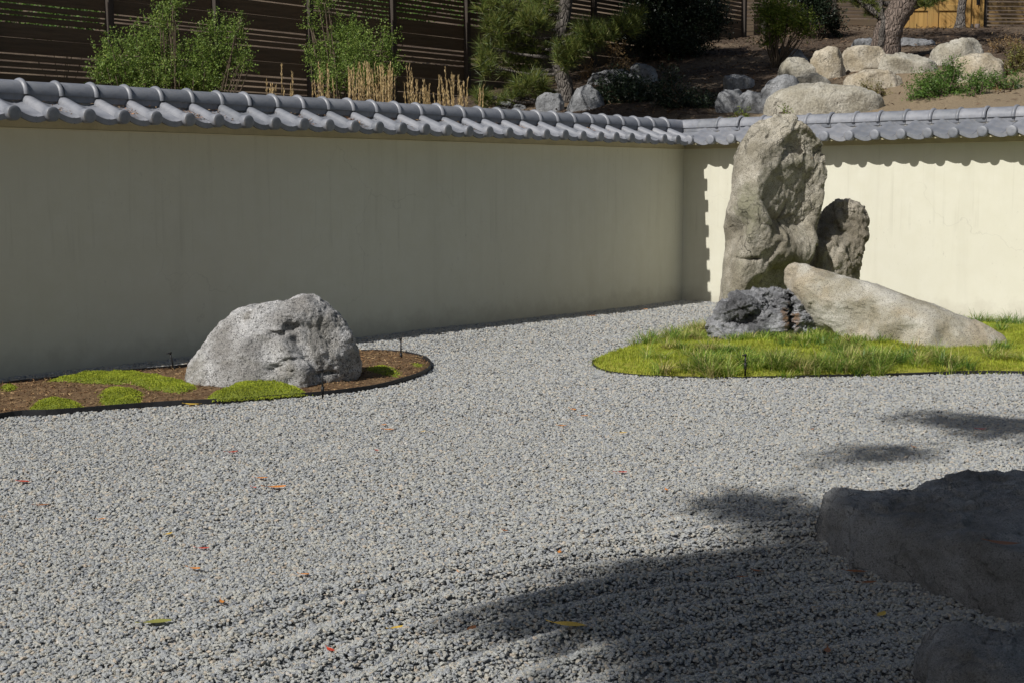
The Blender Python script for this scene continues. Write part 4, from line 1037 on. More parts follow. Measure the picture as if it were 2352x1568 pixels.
shrub("green_shrub", "loose green shrub among dry weeds next to the rounded pale boulder", [(2290, 200, 30, 20), (2320, 190, 30, 20), (2270, 185, 24, 16), (2330, 215, 20, 14)], 19.4, M['leaf_mid'], 4200, .03, .5)
shrub("olive_shrub", "yellow olive shrub above the loose green shrub", [(2335, 150, 32, 28), (2310, 165, 24, 20), (2345, 120, 20, 20)], 21.0, M['leaf_olive'], 4200, .032, .5)
shrub("dry_weeds", "dry brown weeds uphill of the rounded pale boulder", [(2305, 115, 28, 14), (2285, 105, 16, 8), (2330, 105, 24, 10)], 24.5, M['leaf_dry'], 3200, .04, .25, cat="weeds")
shrub("dry_weeds", "dry orange weeds just behind the coping beside green shrubs", [(2300, 228, 28, 10), (2275, 236, 14, 6)], 19.0, M['leaf_dry'], 4200, .04, .22, cat="weeds")
shrub("small_herb", "small olive herb growing below the low tan slab", [(2015, 208, 22, 12), (1990, 200, 16, 8), (2030, 214, 12, 6)], 20.6, M['leaf_olive'], 5200, .025, .5, cat="herb")
shrub("small_herb", "small lime herb sprig peeping over the coping by blue-grey boulder", [(1690, 262, 9, 6), (1714, 263, 9, 7)], 18.2, M['leaf_lime'], 9000, .025, .5, cat="herb")
shrub("small_herb", "small lime herb sprig at the foot of the largest slope boulder", [(1800, 258, 10, 8)], 18.6, M['leaf_lime'], 9000, .022, .5, cat="herb")
shrub("dry_weeds", "rusty dry weeds by the slim pine trunk above the peaked rock", [(1345, 172, 22, 14), (1425, 150, 26, 14), (1415, 112, 22, 8)], 25.0, M['leaf_dry'], 2600, .05, .3, cat="weeds")
# beyond the fence
for k, (x, y, Z, rr, lab) in enumerate([(90, 20, 23, 150, "sunlit bush showing through the fence gaps nearest the big shrub"), (860, 10, 27, 130, "sunlit bush showing through fence gaps above the reed plumes"), (1120, 30, 30, 110, "sunlit bush showing through fence gaps beside the pine")]):
    shrub("far_bush", lab, [(x, y, rr, rr * .35), (x + rr * .6, y + 20, rr * .6, rr * .25)], Z, M['leaf_mid'], 700, .06, .6, group="bushes beyond the fence", stems=3)

# feather reed plumes
def reeds(label, stalks, Z):
    x0 = np.mean([s[0] for s in stalks]); base = at(x0, 240, Z); base[2] = .7
    p = plant("feather_reed_grass", base, label, "grass", "feather reed clumps behind the wall")
    Cs, Ds, Ls = [], [], []; paths = []
    for (xb, xt, yt) in stalks:
        zz = Z + rng.uniform(-.35, .35); tip = at(xt, yt, zz); bot = at(xb, 265, zz); bot[2] -= .5
        mid = bot * .5 + tip * .5 + rng.normal(0, .012, 3); P = spline([bot, mid, tip], 10)
        paths.append((P, np.linspace(.0035, .0018, 10)))
        n = 44; t = rng.uniform(.5, 1.0, n); q = P[np.minimum((t * 9).astype(int), 8)] + (P[np.minimum((t * 9).astype(int) + 1, 9)] - P[np.minimum((t * 9).astype(int), 8)]) * ((t * 9) % 1)[:, None]
        Cs.append(q + rng.normal(0, .003, (n, 3))); d = (tip - bot); d /= np.linalg.norm(d); Ds.append(np.repeat(d[None], n, 0) + rng.normal(0, .16, (n, 3)))
    tubes("stalk", paths, M['plume'], p, 4)
    V, F = leaves(np.concatenate(Cs), np.concatenate(Ds), .045, .0085); part_mesh("plume", V, F, M['plume'], p)
    # low straw leaves
def stalkset(x0, x1, n, y0, y1, lean=10):
    out = []
    for k in range(n):
        xb = rng.uniform(x0, x1); out.append((xb, xb - 5 + rng.normal(0, lean), rng.uniform(y0, y1) if rng.random() < .7 else rng.uniform(y1, y1 + 30)))
    return out
reeds("sparse thin tan reed plumes next to the large green shrub", [(648, 647, 152), (672, 671, 165), (620, 612, 190), (630, 622, 198), (637, 634, 200), (655, 652, 205), (664, 668, 205)] + stalkset(610, 680, 9, 195, 225, 5), 15.6)
reeds("tight upright tan reed bunch at the fresh green shrub's side", [(742, 731, 150), (745, 735, 165), (750, 740, 172), (748, 752, 152), (756, 755, 168), (735, 722, 190), (765, 764, 185)] + stalkset(725, 770, 12, 175, 215, 6), 15.8)
reeds("widest dense bunch of tan reed plumes in front of fresh green shrub", stalkset(800, 915, 62, 146, 185, 9) + [(850, 836, 148), (880, 872, 152), (905, 902, 158)], 16.0)
reeds("tan reed bunch with the tallest plumes before the dark fence boards", [(952, 934, 156), (958, 940, 150), (960, 946, 164)] + stalkset(930, 1000, 26, 175, 215, 8), 16.3)
reeds("tan reed bunch at the foot of the thin black fence post", [(1035, 1022, 158), (1045, 1037, 172), (1050, 1052, 176)] + stalkset(1005, 1075, 30, 175, 220, 8) + [(1095, 1110, 200), (1092, 1102, 208), (1097, 1104, 215)], 16.6)

# ------------------------------------------------------------------ pines
def needle_tufts(tips, dirs, n=46, L=.13, w=.0052):
    k = len(tips); C = np.repeat(tips, n, 0); D = np.repeat(dirs, n, 0) + rng.normal(0, .62, (k * n, 3))
    back = rng.uniform(0, 1, (k * n, 1)) * .09; C = C - np.repeat(dirs, n, 0) * back
    D /= np.linalg.norm(D, axis=1)[:, None]; l = L * rng.uniform(.75, 1.2, (k * n, 1))
    S = np.cross(D, rng.normal(0, 1, (k * n, 3))); S /= np.linalg.norm(S, axis=1)[:, None] + 1e-9
    V = np.stack([C - S * w * .5, C + S * w * .5, C + D * l], 1).reshape(-1, 3); a = np.arange(k * n) * 3
    return V, np.stack([a, a + 1, a + 2], 1)
def pine(label, trunk_pts, trunk_r, pads, bark, L=.13, w=.0055, n=46, extra=()):
    base = np.array(trunk_pts[0], float); p = plant("pine_tree", base, label, "tree")
    P = spline(trunk_pts, 40); r = np.interp(np.linspace(0, 1, 40), np.linspace(0, 1, len(trunk_r)), trunk_r)
    tubes("trunk", [(P, r)], bark, p, 20, .16, 9)
    paths = list(extra); tips = []; dirs = []
    for (c, rad, cnt) in pads:
        c = np.asarray(c); j = np.argmin(np.abs(P[:, 2] - (c[2] - .15))); s = P[j]
        m = (s + c) / 2 + np.array([0, 0, -.06]) + rng.normal(0, .04, 3); B = spline([s, m, c], 9); paths.append((B, np.linspace(max(.02, r[j] * .35), .01, 9)))
        e = in_ball(cnt) * rad
        tp = c + e; tips.append(tp); d = e / np.asarray(rad) * .7 + np.array([0, 0, .75]) + rng.normal(0, .25, (cnt, 3)); dirs.append(d / np.linalg.norm(d, axis=1)[:, None])
        for q in range(min(cnt, 14)):
            paths.append((spline([B[6], (B[6] + tp[q]) / 2 + np.array([0, 0, -.03]), tp[q]], 5), np.linspace(.008, .003, 5)))
    tubes("branch", paths, M['bark_grey'], p, 6)
    V, F = needle_tufts(np.concatenate(tips), np.concatenate(dirs), n, L, w); part_mesh("crown", V, F, M['needle'], p)
    return p
Zp = 22.6; kp = Zp / FD
tb = [at(1297, 262, Zp), at(1300, 215, Zp), at(1288, 165, Zp), at(1278, 120, Zp), at(1290, 70, Zp), at(1298, 20, Zp), at(1305, -60, Zp), at(1290, -220, Zp), at(1300, -420, Zp)]
tb[0] = tb[0] + np.array([0, 0, -.35])
def pp(x, y, rx, ry, cnt, dz=0, dep=.8): return (at(x, y, Zp + dz), (rx * kp, rx * kp * dep, ry * kp), cnt)
pads = [pp(1160, 60, 65, 30, 60), pp(1230, 50, 50, 28, 50, -.3), pp(1130, 110, 45, 22, 26), pp(1190, 95, 60, 22, 40, .3), pp(1115, 150, 26, 28, 26, -.2), pp(1180, 150, 70, 28, 44, .5), pp(1245, 120, 40, 25, 28, .3),
        pp(1215, 190, 50, 26, 44, -.2), pp(1170, 220, 50, 20, 30, -.1), pp(1105, 215, 24, 18, 14, -.4), pp(1250, 215, 30, 20, 20), pp(1320, 110, 48, 24, 46, -.5), pp(1370, 80, 52, 22, 50, -.6), pp(1430, 60, 46, 22, 44, -.5), pp(1345, 60, 45, 20, 34, -.2), pp(1300, 135, 42, 18, 30, -.5),
        pp(1455, 35, 28, 18, 20, -.3), pp(1150, 15, 70, 22, 44), pp(1250, 10, 50, 22, 34), pp(1120, 235, 40, 12, 12, -.3)]
# the crown goes on above the frame and shades the slope behind it
for k in range(90):
    c = tb[0] + np.array([rng.uniform(-1.2, 3.2), rng.uniform(-1.35, 2.4), rng.uniform(2.9, 6.2)]); pads.append((c, (.75, .7, .32), 60))
for k in range(44):
    c = np.array([rng.uniform(-3.2, 2.2), rng.uniform(1.25, 3.6), rng.uniform(5.2, 7.2)]); pads.append((c, (.7, .6, .3), 60))
pine("slim pine with grey trunk and long needle tufts behind the coping", tb, [.15, .125, .115, .11, .105, .10, .095, .07, .03], pads, M['bark_grey'], .20, .0085, 30)
# leaning pine near the gate
Z2 = 24.6; k2 = Z2 / FD
t2 = [at(2028, 124, Z2), at(2036, 95, Z2), at(2045, 60, Z2), at(2066, 25, Z2), at(2090, -10, Z2), at(2120, -70, Z2), at(2110, -180, Z2), at(2140, -320, Z2)]
t2[0] = t2[0] + np.array([0, 0, -.25])
ex = [(spline([at(2040, 55, Z2), at(2010, 30, Z2 - .1), at(1985, 12, Z2 - .1), at(1960, -12, Z2 - .2)], 12), np.linspace(.075, .035, 12)),
      (spline([at(2030, 105, Z2 - .1), at(2024, 80, Z2 - .2), at(2030, 50, Z2 - .15), at(2022, 20, Z2 - .1), at(2028, -20, Z2)], 14), np.linspace(.07, .03, 14)),
      (spline([at(2020, 118, Z2 - .15), at(2025, 95, Z2 - .2), at(2035, 75, Z2 - .15)], 8), np.linspace(.07, .05, 8))]
pads2 = []
for (x, y, rx, ry, c) in [(1985, 5, 34, 14, 26), (2010, 25, 30, 12, 20), (2115, 5, 40, 14, 26), (2150, -5, 34, 14, 22), (1960, -5, 40, 14, 24), (2050, -20, 60, 18, 30)]:
    pads2.append((at(x, y, Z2), (rx * k2, rx * k2 * .8, ry * k2), c))
for k in range(20):
    c = t2[0] + np.array([rng.uniform(-.6, 2.6), rng.uniform(-1.4, 1.8), rng.uniform(2.9, 4.6)]); pads2.append((c, (.6, .6, .26), 44))
pine("thick leaning pine with flaking bark above the oval whitish boulder", t2, [.27, .24, .225, .215, .20, .16, .12, .05], pads2, M['bark'], .14, .0065, 42, ex)
# slim trunk by the gate
Z3 = 30.0
t3 = [at(2203, 74, Z3), at(2206, 55, Z3), at(2208, 25, Z3), at(2212, -10, Z3), at(2212, -90, Z3), at(2206, -200, Z3)]
t3[0] += np.array([0, 0, -.15])
pads3 = [(t3[4] + np.array([rng.uniform(-.9, 1.5), rng.uniform(-1.2, 1.0), rng.uniform(.2, 1.6)]), (.6, .6, .3), 40) for k in range(12)]
pine("thin bare-trunked pine standing right in front of the gate", t3, [.17, .105, .085, .085, .06, .03], pads3, M['bark_grey'], .14, .0065, 40)

# ------------------------------------------------------------------ shade tree behind the viewer: its crown throws the dappled shade on the foreground
def out_of_view(E_):
    G = E_ - (SUN / SUN[2]) * E_[:, 2:3]; rel = G[:, :2] - CAM[:2]; Z = rel @ FH[:2]; u = rel @ RH[:2]
    return (Z < 3.6) | (np.abs(u) > Z * .3725 + .35)
def sky_block_tree():  # added tree out of view; its crown blocks sky light from the foreground
    base = np.array([-9.0, -12.6, 0.0]); p = plant("shade_tree", base, "added unseen leafy tree blocking sky light over the shaded boulders", "tree")
    C = np.array([-9.6, -10.4, 5.6]) + in_ball(1500) * np.array([3.3, 2.6, 2.0]); C = C[out_of_view(C)]
    n_ = 26; CC = np.repeat(C, n_, 0) + rng.normal(0, .12, (len(C) * n_, 3)); V, F = leaves(CC, rng.normal(0, 1, CC.shape), .10, .06)
    part_mesh("crown", V, F, M['leaf_mid'], p)
    tr = spline([base + np.array([0, 0, -.3]), base + np.array([0, .2, 2.0]), base + np.array([-.2, .8, 3.6]), base + np.array([-.4, 1.6, 5.2])], 24); paths = [(tr, np.linspace(.22, .08, 24))]
    for j in rng.choice(len(C), 40, replace=False):
        s = tr[rng.integers(14, 23)]; paths.append((spline([s, (s + C[j]) / 2 + np.array([0, 0, .2]), C[j]], 9), np.linspace(.045, .01, 9)))
    tubes("trunk", paths, M['bark_grey'], p, 8)
sky_block_tree()
def shade_tree():
    rk = lambda x, y: ground(x, y, .21)[:2] + np.array([.23, -.012])      # on the boulder's top, not on the gravel
    poly = np.array([ground(*q)[:2] for q in [(1040, 1415), (1250, 1355), (1480, 1305), (1700, 1268), (1800, 1246), (1815, 1222), (1740, 1198), (1645, 1155), (1710, 1138), (1800, 1158), (1880, 1195)]]
                    + [rk(1905, 1160), rk(1990, 1118), rk(2110, 1098), rk(2230, 1078), rk(2352, 1068)]
                    + [(-7.4, -8.3), (-7.6, -8.8), (-8.6, -9.6), (-11.4, -9.2)] + [ground(1640, 1720)[:2], ground(1560, 1570)[:2], ground(1470, 1490)[:2], ground(1300, 1440)[:2], ground(1080, 1440)[:2]])
    lo, hi = poly.min(0), poly.max(0); n = 9000; q = rng.uniform(lo, hi, (n, 2)); d = poly_dist(q, poly)
    q = q[d > .04]; d = d[d > .04]
    keep = rng.random(len(q)) < .62 + .38 * sstep(.05, .5, d); q = q[keep][:1800]
    ex = [ground(2035, 1042)[:2] + rng.normal(0, rng.choice([.05, .14]), 2) * np.array([1.3, .8]) for _ in range(13)] + [ground(x, y)[:2] + rng.normal(0, .10, 2) for x, y in [(2165, 962), (2215, 975), (2262, 968), (2300, 992), (2350, 982), (2400, 988)] for _ in range(7)] \
        + [ground(1740, 1165)[:2] + rng.normal(0, .08, 2) for _ in range(8)]
    q = np.vstack([q, np.array(ex)])
    k = rng.uniform(7.2, 10.5, len(q)); S = SUN / SUN[2]
    C = np.c_[q, np.zeros(len(q))] + S * (k * .92)[:, None]
    # more crown, added to block sky light; its shade falls outside the view
    E_ = np.array([-18.0, -11.5, 7.4]) + in_ball(1500) * np.array([4.2, 4.0, 2.4]); C = np.vstack([C, E_[out_of_view(E_)]])
    base = np.array([-20.4, -8.9, 0.0]); p = plant("shade_tree", base, "spreading leafy tree standing behind the viewer", "tree")
    n_ = 26; CC = np.repeat(C, n_, 0) + rng.normal(0, .10, (len(C) * n_, 3)); V, F = leaves(CC, rng.normal(0, 1, CC.shape), .085, .05)
    part_mesh("crown", V, F, M['leaf_mid'], p)
    tr = spline([base + np.array([0, 0, -.3]), base + np.array([.1, .1, 2.5]), base + np.array([.3, .3, 5.0]), base + np.array([.9, .5, 7.2])], 24)
    paths = [(tr, np.linspace(.26, .10, 24))]
    for j in rng.choice(len(C), 40, replace=False):
        s = tr[rng.integers(15, 23)]; paths.append((spline([s, (s + C[j]) / 2 + np.array([0, 0, .2]), C[j]], 9), np.linspace(.05, .01, 9)))
    tubes("trunk", paths, M['bark_grey'], p, 8)
shade_tree()

# ------------------------------------------------------------------ bed edging, moss, grass
def edging(name, poly, label, z1, sel=None):
    P = np.asarray(poly); n = len(P); b = MB()
    T_ = np.roll(P, -1, 0) - np.roll(P, 1, 0); N = np.stack([T_[:, 1], -T_[:, 0]], 1); N /= np.linalg.norm(N, axis=1)[:, None]
    s = 1 if poly_dist((P + N * .05)[:1], poly)[0] < 0 else -1
    out, inn = P + N * s * .010, P + N * s * .001; zt = z1 + .006 * fbm(np.c_[P * 1.7, np.zeros(n)], 2, 3)
    V = [(*q, -.06) for q in out] + [(*q, z) for q, z in zip(out, zt)] + [(*q, z) for q, z in zip(inn, zt)] + [(*q, -.06) for q in inn]
    F = []
    for k in range(n):
        j = (k + 1) % n
        for a in range(3): F.append((a*n+k, a*n+j, (a+1)*n+j, (a+1)*n+k))
    b.add(V, F); o = obj(name, b.mesh(name, M['rubber']), None, (0, 0, 0)); return tag(o, label, "edging")
edging("bed_edging", LBED, "curved black plastic edging strip round the mulch bed", .036)
edging("bed_edging", MOUND, "black plastic edging strip round the grassy mound", .018)

def mulch_chips():
    lo, hi = LBED.min(0), LBED.max(0); q = rng.uniform(lo, hi, (30000, 2)); d = poly_dist(q, LBED); q = q[d > .03]
    h, _ = lbed_h(q[:, 0], q[:, 1]); n = len(q); C = np.c_[q, h + rng.uniform(.0, .008, n)]
    D = rng.normal(0, 1, (n, 3)) * np.array([1, 1, .22]); V, F = leaves(C, D, rng.uniform(.012, .045, n), rng.uniform(.004, .011, n), np.tile([0, 0, 1.0], (n, 1)))
    o = obj("mulch_chips", new_mesh("mulch_chips", V, F, leaf_mat("bark_chip", [(.09, .045, .022), (.17, .09, .04), (.26, .16, .075), (.38, .27, .14)], 0, .9)))
    tag(o, "loose brown bark chips spread over the mulch bed", "mulch", kind="stuff")
mulch_chips()
M['moss'] = leaf_mat("bright_moss", [(.22, .29, .025), (.33, .39, .035), (.43, .46, .05), (.27, .31, .03)], .35, .8)
M['moss_body'] = plain("moss_body", (.15, .18, .025), .95, .3, 60, .01, 120)
def moss(pts, h, label, hf=lbed_h, dens=26000, fuzz=.012, spill=.0):
    poly = smooth_poly([ground(x * .44, 640 + .44 * y, .03)[:2] for x, y in pts], 2); lo, hi = poly.min(0) - .03, poly.max(0) + .03
    # ragged outline
    poly = poly + .032 * np.c_[fbm(np.c_[poly * 9, np.zeros(len(poly))], 3, 4), fbm(np.c_[poly * 9, np.ones(len(poly))], 3, 8)]
    st = .02; X, Y = np.meshgrid(np.arange(lo[0], hi[0], st), np.arange(lo[1], hi[1], st), indexing='ij')
    d = poly_dist(np.stack([X.ravel(), Y.ravel()], -1), poly).reshape(X.shape); hb, dd = hf(X, Y); hb = np.maximum(hb, .022); d = np.minimum(d, dd + spill)
    def top(d, hb, x, y): return hb + h * sstep(-.01, .09, d) * (1 + .35 * fbm(np.stack([x * 14, y * 14, 0 * x], -1), 3, 6)) - .004
    Z = np.where(d > -.02, top(d, hb, X, Y), -1); ny = X.shape[1]
    I, J = np.meshgrid(np.arange(X.shape[0] - 1), np.arange(ny - 1), indexing='ij')
    ok = np.minimum(np.minimum(d[:-1, :-1], d[1:, :-1]), np.minimum(d[:-1, 1:], d[1:, 1:])) > .004
    a = (I * ny + J)[ok]; F = np.stack([a, a + ny, a + ny + 1, a + 1], -1); V = np.stack([X, Y, Z], -1).reshape(-1, 3)
    used, inv = np.unique(F, return_inverse=True); V = V[used]; F = inv.reshape(F.shape)
    c = np.array([*poly.mean(0), .0]); e = plant("moss_cushion", c, label, "moss", "moss cushions in the mulch bed")
    part_mesh("moss_body", V, F, M['moss_body'], e, True)
    area = (hi[0] - lo[0]) * (hi[1] - lo[1]); q = rng.uniform(lo, hi, (int(area * dens), 2)); d = poly_dist(q, poly)
    k = rng.random(len(q)) < sstep(-.012, .055, d) + .06 * (d > -.03); q, d = q[k], d[k]; hb, dd = hf(q[:, 0], q[:, 1]); hb = np.maximum(hb, .022); k = dd > -spill; q, d, hb, dd = q[k], d[k], hb[k], dd[k]; d = np.minimum(d, dd + spill)
    C = np.c_[q, top(d, hb, q[:, 0], q[:, 1]) - .004]; D = rng.normal(0, .55, C.shape) + np.array([0, 0, 1.0])
    V, F = leaves(C, D, fuzz * rng.uniform(.7, 1.5, len(C)), fuzz * .55); part_mesh("moss_tips", V, F, M['moss'], e)
moss([(240, 545), (430, 505), (640, 494), (820, 520), (1000, 562), (1035, 588), (900, 606), (780, 592), (690, 566), (540, 566), (350, 552)], .035, "long bright green moss drift beside the rounded boulder")
moss([(500, 625), (560, 590), (660, 585), (745, 605), (740, 645), (650, 662), (540, 660)], .03, "oval moss cushion between the long drift and the edging")
moss([(155, 672), (220, 645), (340, 640), (440, 658), (430, 682), (300, 694), (170, 694)], .03, "low moss cushion along the edging far from the boulder")
moss([(1085, 622), (1200, 580), (1350, 564), (1500, 572), (1605, 594), (1560, 618), (1400, 640), (1240, 642), (1120, 632)], .05, "thick moss cushion spilling over the edging in front of the boulder", spill=.035)
moss([(0, 590), (20, 566), (80, 564), (112, 578), (70, 596), (20, 600)], .03, "small moss cushion by the wall end of the bed")
moss([(1905, 480), (1960, 462), (2050, 466), (2105, 490), (2080, 512), (1990, 505)], .014, "thin patchy moss on the shaded side of the boulder", dens=9000)
moss([(2140, 448), (2170, 438), (2220, 442), (2215, 458), (2160, 460)], .012, "tiny thin moss patch at the rounded bed tip", dens=9000)
moss([(1815, 496), (1840, 482), (1885, 484), (1880, 500), (1840, 506)], .015, "tiny moss tuft at the foot of the boulder's shaded face", dens=12000)

def blades(C, L, lean, width, seg=3, az=None):
    """curved grass blades"""
    n = len(C); az = rng.uniform(0, 2 * math.pi, n) if az is None else az; dx = np.stack([np.cos(az), np.sin(az), np.zeros(n)], 1); sd = np.stack([-np.sin(az), np.cos(az), np.zeros(n)], 1)
    V = []; t = np.linspace(0, 1, seg + 1)
    for q in t:
        p = C + dx * (lean * L * q ** 1.8)[:, None] + np.array([0, 0, 1.0]) * (L * (q - .42 * lean * q ** 2.2))[:, None]
        w = width * (1 - q ** 1.5) + .0004
        V += [p - sd * w * .5, p + sd * w * .5]
    V = np.stack(V, 1).reshape(-1, 3); m = 2 * (seg + 1); a = np.arange(n) * m
    F = np.concatenate([np.stack([a + 2*k, a + 2*k + 1, a + 2*k + 3, a + 2*k + 2], 1) for k in range(seg)]); return V, F
M['sedge'] = leaf_mat("sedge_blade", [(.16, .27, .04), (.24, .37, .055), (.34, .46, .08), (.47, .53, .11), (.65, .60, .28)], .5, .5)
M['sedge_dark'] = leaf_mat("dark_sedge_blade", [(.08, .16, .03), (.13, .24, .045), (.20, .31, .06)], .42, .45)
M['sedge_straw'] = leaf_mat("straw_sedge_blade", [(.40, .33, .13), (.52, .45, .20), (.30, .28, .08)], .3, .6)
M['lawn'] = leaf_mat("short_lime_grass", [(.27, .35, .035), (.37, .43, .045), (.50, .51, .07), (.31, .40, .045)], .45, .6)
def mound_grass():
    lo, hi = MOUND.min(0), MOUND.max(0)
    q = rng.uniform(lo, hi, (60000, 2)); h, d = mound_h(q[:, 0], q[:, 1])
    pn = fbm(np.c_[q * 1.3, np.zeros(len(q))], 3, 55); rel = q - CAM[:2]; Zq = rel @ FH[:2]; uq = rel @ RH[:2]; px = 1176 + uq / Zq * FD
    soil = np.exp(-(((q - ground(2130, 838, .1)[:2]) / .30) ** 2).sum(1)) + np.exp(-(((q - ground(2190, 848, .1)[:2]) / .22) ** 2).sum(1)) + np.exp(-(((q - ground(2235, 850, .1)[:2]) / .22) ** 2).sum(1))
    edge_n = fbm(np.c_[q * 7, np.zeros(len(q))], 3, 91); vis = (d > -.008 + .05 * np.maximum(edge_n, -.1)) & (Zq < 15.5) & (px < 2650)
    # short lime grass everywhere
    k = vis & (soil < .45); k2 = k
    C = np.c_[q, h - .006][k2]; m = 4; C = np.repeat(C, m, 0) + np.c_[rng.normal(0, .025, (len(C) * m, 2)), np.zeros(len(C) * m)]
    V, F = blades(C, rng.uniform(.015, .045, len(C)), rng.uniform(.1, .9, len(C)), .005, 2)
    o = obj("short_grass", new_mesh("short_grass", V, F, M['lawn'])); tag(o, "short lime green grass and moss covering the mound", "grass", kind="stuff")
    # darker sedge tufts, denser towards the front
    dens = .034 * sstep(1340, 1480, px) * (.40 + .9 * sstep(1560, 1680, px)) * np.where(px > 2050, .35, 1.0) * sstep(-.25, .25, pn + .18)
    dens = dens * (1 + .9 * sstep(.6, .1, d) + 1.6 * sstep(.14, .04, d) * sstep(1420, 1560, px))
    k = vis & (soil < .25) & (rng.random(len(q)) < dens)
    B = np.c_[q, h - .01][k]; Bd = d[k]; m = 46; C = np.repeat(B, m, 0); off = rng.normal(0, .028, (len(C), 2)); C[:, :2] += off
    size = np.repeat(rng.uniform(.7, 1.25, len(B)), m)
    V, F = blades(C, rng.uniform(.07, .15, len(C)) * size * np.repeat(np.where(Bd < .5, 1.25, .85), m), rng.uniform(.35, 1.5, len(C)), .0066, 4, np.arctan2(off[:, 1], off[:, 0]) + rng.normal(0, .5, len(C)))
    me = new_mesh("sedge_tufts", V, F, M['sedge']); me.materials.append(M['sedge_dark']); me.materials.append(M['sedge_straw'])
    tid = np.repeat(rng.choice(3, len(B), p=[.62, .25, .13]), m); st_ = rng.random(len(C)) < .06; tid[st_] = 2
    me.polygons.foreach_set("material_index", np.tile(tid, 4).astype(np.int32))
    o = obj("sedge_tufts", me); tag(o, "arching green sedge grass tufts around the standing stones", "grass", kind="stuff")
mound_grass()

# sprinkler risers
def sprinkler(x, y, h, label, z=.05, tilt=0.0):
    g = ground(x, y, z); g[2] = z - .03; e = plant("sprinkler_riser", g, label, "sprinkler", "sprinkler risers in the beds")
    b = MB(); b.tube([(0, 0, -.05), (tilt * .5, 0, h * .5), (tilt, 0, h)], [.0085, .0065, .006], 8); b.tube([(0, 0, 0), (0, 0, .05)], [.012, .011], 8); obj("stake", b.mesh("stake", M['black'], True), e)
    b = MB(); b.tube([(tilt - .001, 0, h - .005), (tilt, 0, h + .012), (tilt, 0, h + .016)], [.007, .012, .010], 10); b.tube([(tilt, 0, h + .004), (tilt - .03, .01, h + .006)], .005, 6); obj("spray_head", b.mesh("spray_head", M['black'], True), e)
sprinkler(400, 845, .145, "thin black sprinkler riser standing by the wall beside the boulder", .06, -.03)
sprinkler(921, 815, .155, "thin black sprinkler riser at the rounded tip of the mulch bed", .06)
sprinkler(741, 893, .155, "thin black sprinkler riser in front of the rounded boulder", .07)
sprinkler(1712, 838, .10, "short black sprinkler riser among the sedge grass", .1)

# fallen leaves
LM = {'red': leaf_mat("red_fallen_leaf", [(.42, .04, .02), (.55, .07, .03)], .1), 'orange': leaf_mat("orange_fallen_leaf", [(.60, .20, .04), (.72, .30, .07)], .1),
      'yellow': leaf_mat("yellow_fallen_leaf", [(.66, .42, .05), (.70, .48, .10)], .1), 'brown': leaf_mat("brown_fallen_leaf", [(.26, .10, .04), (.34, .15, .06)], .1), 'green': leaf_mat("olive_fallen_leaf", [(.26, .26, .06), (.32, .31, .08)], .1)}
def fallen(x, y, col, size, rz=None, z=0.0, on="pale gravel", label=None):
    g = ground(x, y, z); n = 7; t = np.linspace(0, 1, n); w = np.sin(math.pi * np.clip(t, .02, .985)) ** .8 * .42; V = []; F = []
    curl = rng.uniform(.05, .22); twist = rng.normal(0, .05)
    for k in range(n):
        zc = curl * (t[k] - .5) ** 2 * 1.6; s = twist * (t[k] - .5)
        V += [(t[k] - .5, -w[k] * .5, zc + .10 * w[k] - s), (t[k] - .5, 0, zc), (t[k] - .5, w[k] * .5, zc + .10 * w[k] + s)]
    for k in range(n - 1):
        for j in range(2): F.append((k*3+j, k*3+3+j, k*3+4+j, k*3+1+j))
    size *= 1.3; V = np.array(V) * size; V[:, 2] += .014
    b = MB(); b.add(V, F); b.tube([(-.5 * size, 0, V[1][2]), (-.72 * size, .03 * size, V[1][2] + .004)], .0012, 5)
    o = obj("fallen_leaf", b.mesh("fallen_leaf", LM[col], True), None, g, rng.uniform(0, 6.28) if rz is None else rz)
    if z == 0: o.location.z = float(rake(np.array(g[0]), np.array(g[1])))
    if label: return tag(o, label, "leaf", "fallen leaves that lie apart")
    return tag(o, "small %s fallen leaf lying on the %s" % ({'green': 'olive'}.get(col, col), on), "leaf", "%s leaves scattered on the %s" % (col, on))
cr = -YAW
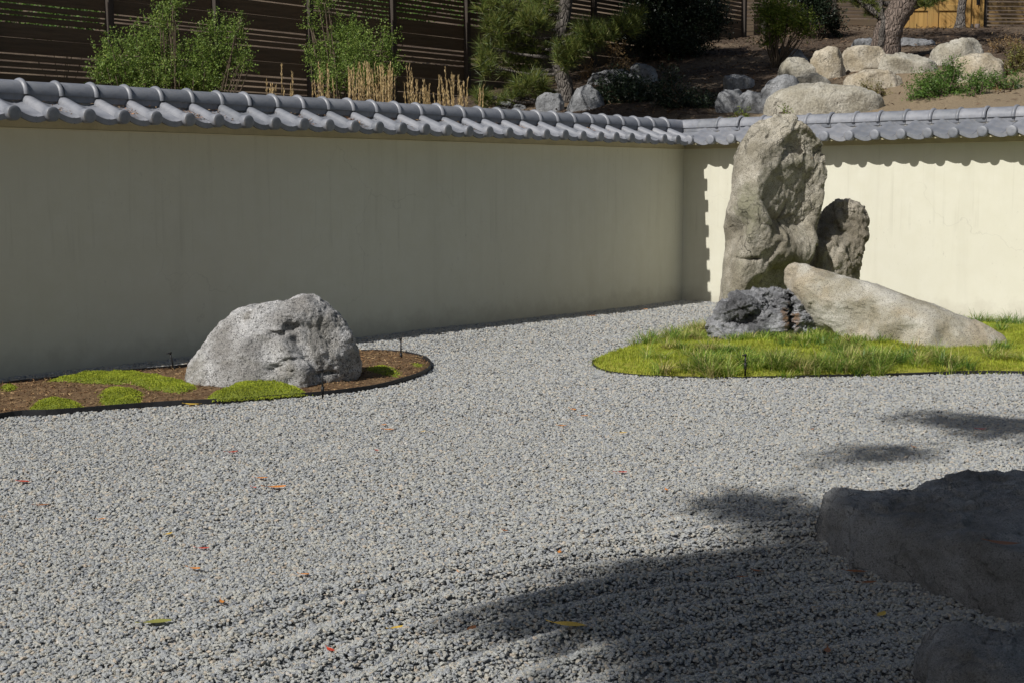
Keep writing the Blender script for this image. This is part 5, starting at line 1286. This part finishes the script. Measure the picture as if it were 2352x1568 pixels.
LEAF_LABEL = {(445, 932): "flat yellow leaf on the gravel just outside the mulch bed edging", (360, 1438): "long olive green leaf lying alone on the sunlit gravel",
    (633, 1125): "longest orange leaf, lying beside a tiny red one on the gravel", (583, 1125): "tiny red leaf beside the longest orange leaf", (600, 1104): "thin orange leaf just beyond the longest orange leaf",
    (1307, 1458): "largest yellow leaf, tipped red, near the edge of the tree shade", (1362, 729): "orange leaf by the foot of the shaded wall, farther from the corner", (1480, 713): "orange leaf by the foot of the shaded wall, nearer the corner",
    (895, 992): "larger of two orange leaves lying close together on the gravel", (882, 982): "smaller of two orange leaves lying close together on the gravel",
    (2175, 1357): "yellow leaf against the foot of the flat-topped boulder", (2025, 1416): "rounded yellow leaf lying alone in the tree shade", (1968, 1322): "brown leaf nearest the flat-topped boulder's foot in the shade",
    (1995, 1345): "brown leaf just outside another by the flat-topped boulder", (2255, 991): "red leaf inside the small patch of shade on the gravel"}
for (x, y, c, s, r) in [(445, 932, 'yellow', .085, cr), (533, 1042, 'red', .05, cr + .4), (895, 992, 'orange', .055, cr), (882, 982, 'orange', .04, cr + 1), (972, 996, 'yellow', .035, None), (1315, 942, 'orange', .05, cr - .9), (1340, 958, 'orange', .045, cr), (1292, 981, 'orange', .045, cr), (1430, 1000, 'yellow', .045, None),
        (1427, 1091, 'red', .045, cr), (55, 1112, 'red', .055, cr - .3), (98, 1168, 'brown', .05, cr + .3), (600, 1104, 'orange', .05, cr), (633, 1125, 'orange', .075, cr + .15), (583, 1125, 'red', .025, None), (388, 1233, 'yellow', .035, None), (466, 1266, 'red', .04, cr), (360, 1438, 'green', .075, cr + .3), (446, 1310, 'orange', .04, cr - .3),
        (910, 1446, 'yellow', .04, cr + .6), (1307, 1458, 'yellow', .085, cr - .3), (1083, 1447, 'brown', .05, cr + 1.2), (510, 1390, 'orange', .03, None), (1362, 729, 'orange', .07, cr), (1480, 713, 'orange', .06, cr), (1700, 1340, 'brown', .03, None), (1968, 1322, 'brown', .06, cr - .2), (1995, 1345, 'brown', .05, cr + .2), (2025, 1416, 'yellow', .05, cr + 1), (2175, 1357, 'yellow', .06, cr - .1),
        (2255, 991, 'red', .05, cr), (865, 1040, 'red', .03, None), (1160, 1225, 'brown', .03, None), (1530, 1130, 'orange', .03, None), (1865, 990, 'brown', .035, None), (1742, 1310, 'brown', .035, None), (700, 1330, 'orange', .03, None), (1285, 1268, 'orange', .03, None), (235, 1200, 'orange', .03, None), (1050, 1320, 'orange', .03, None), (760, 1500, 'red', .035, None), (1900, 1510, 'brown', .04, None), (2100, 1030, 'orange', .03, None)]:
    fallen(x, y, c, s, r, label=LEAF_LABEL.get((x, y)))
fallen(2308, 1258, 'brown', .08, cr - .3, .25, "flat-topped boulder")
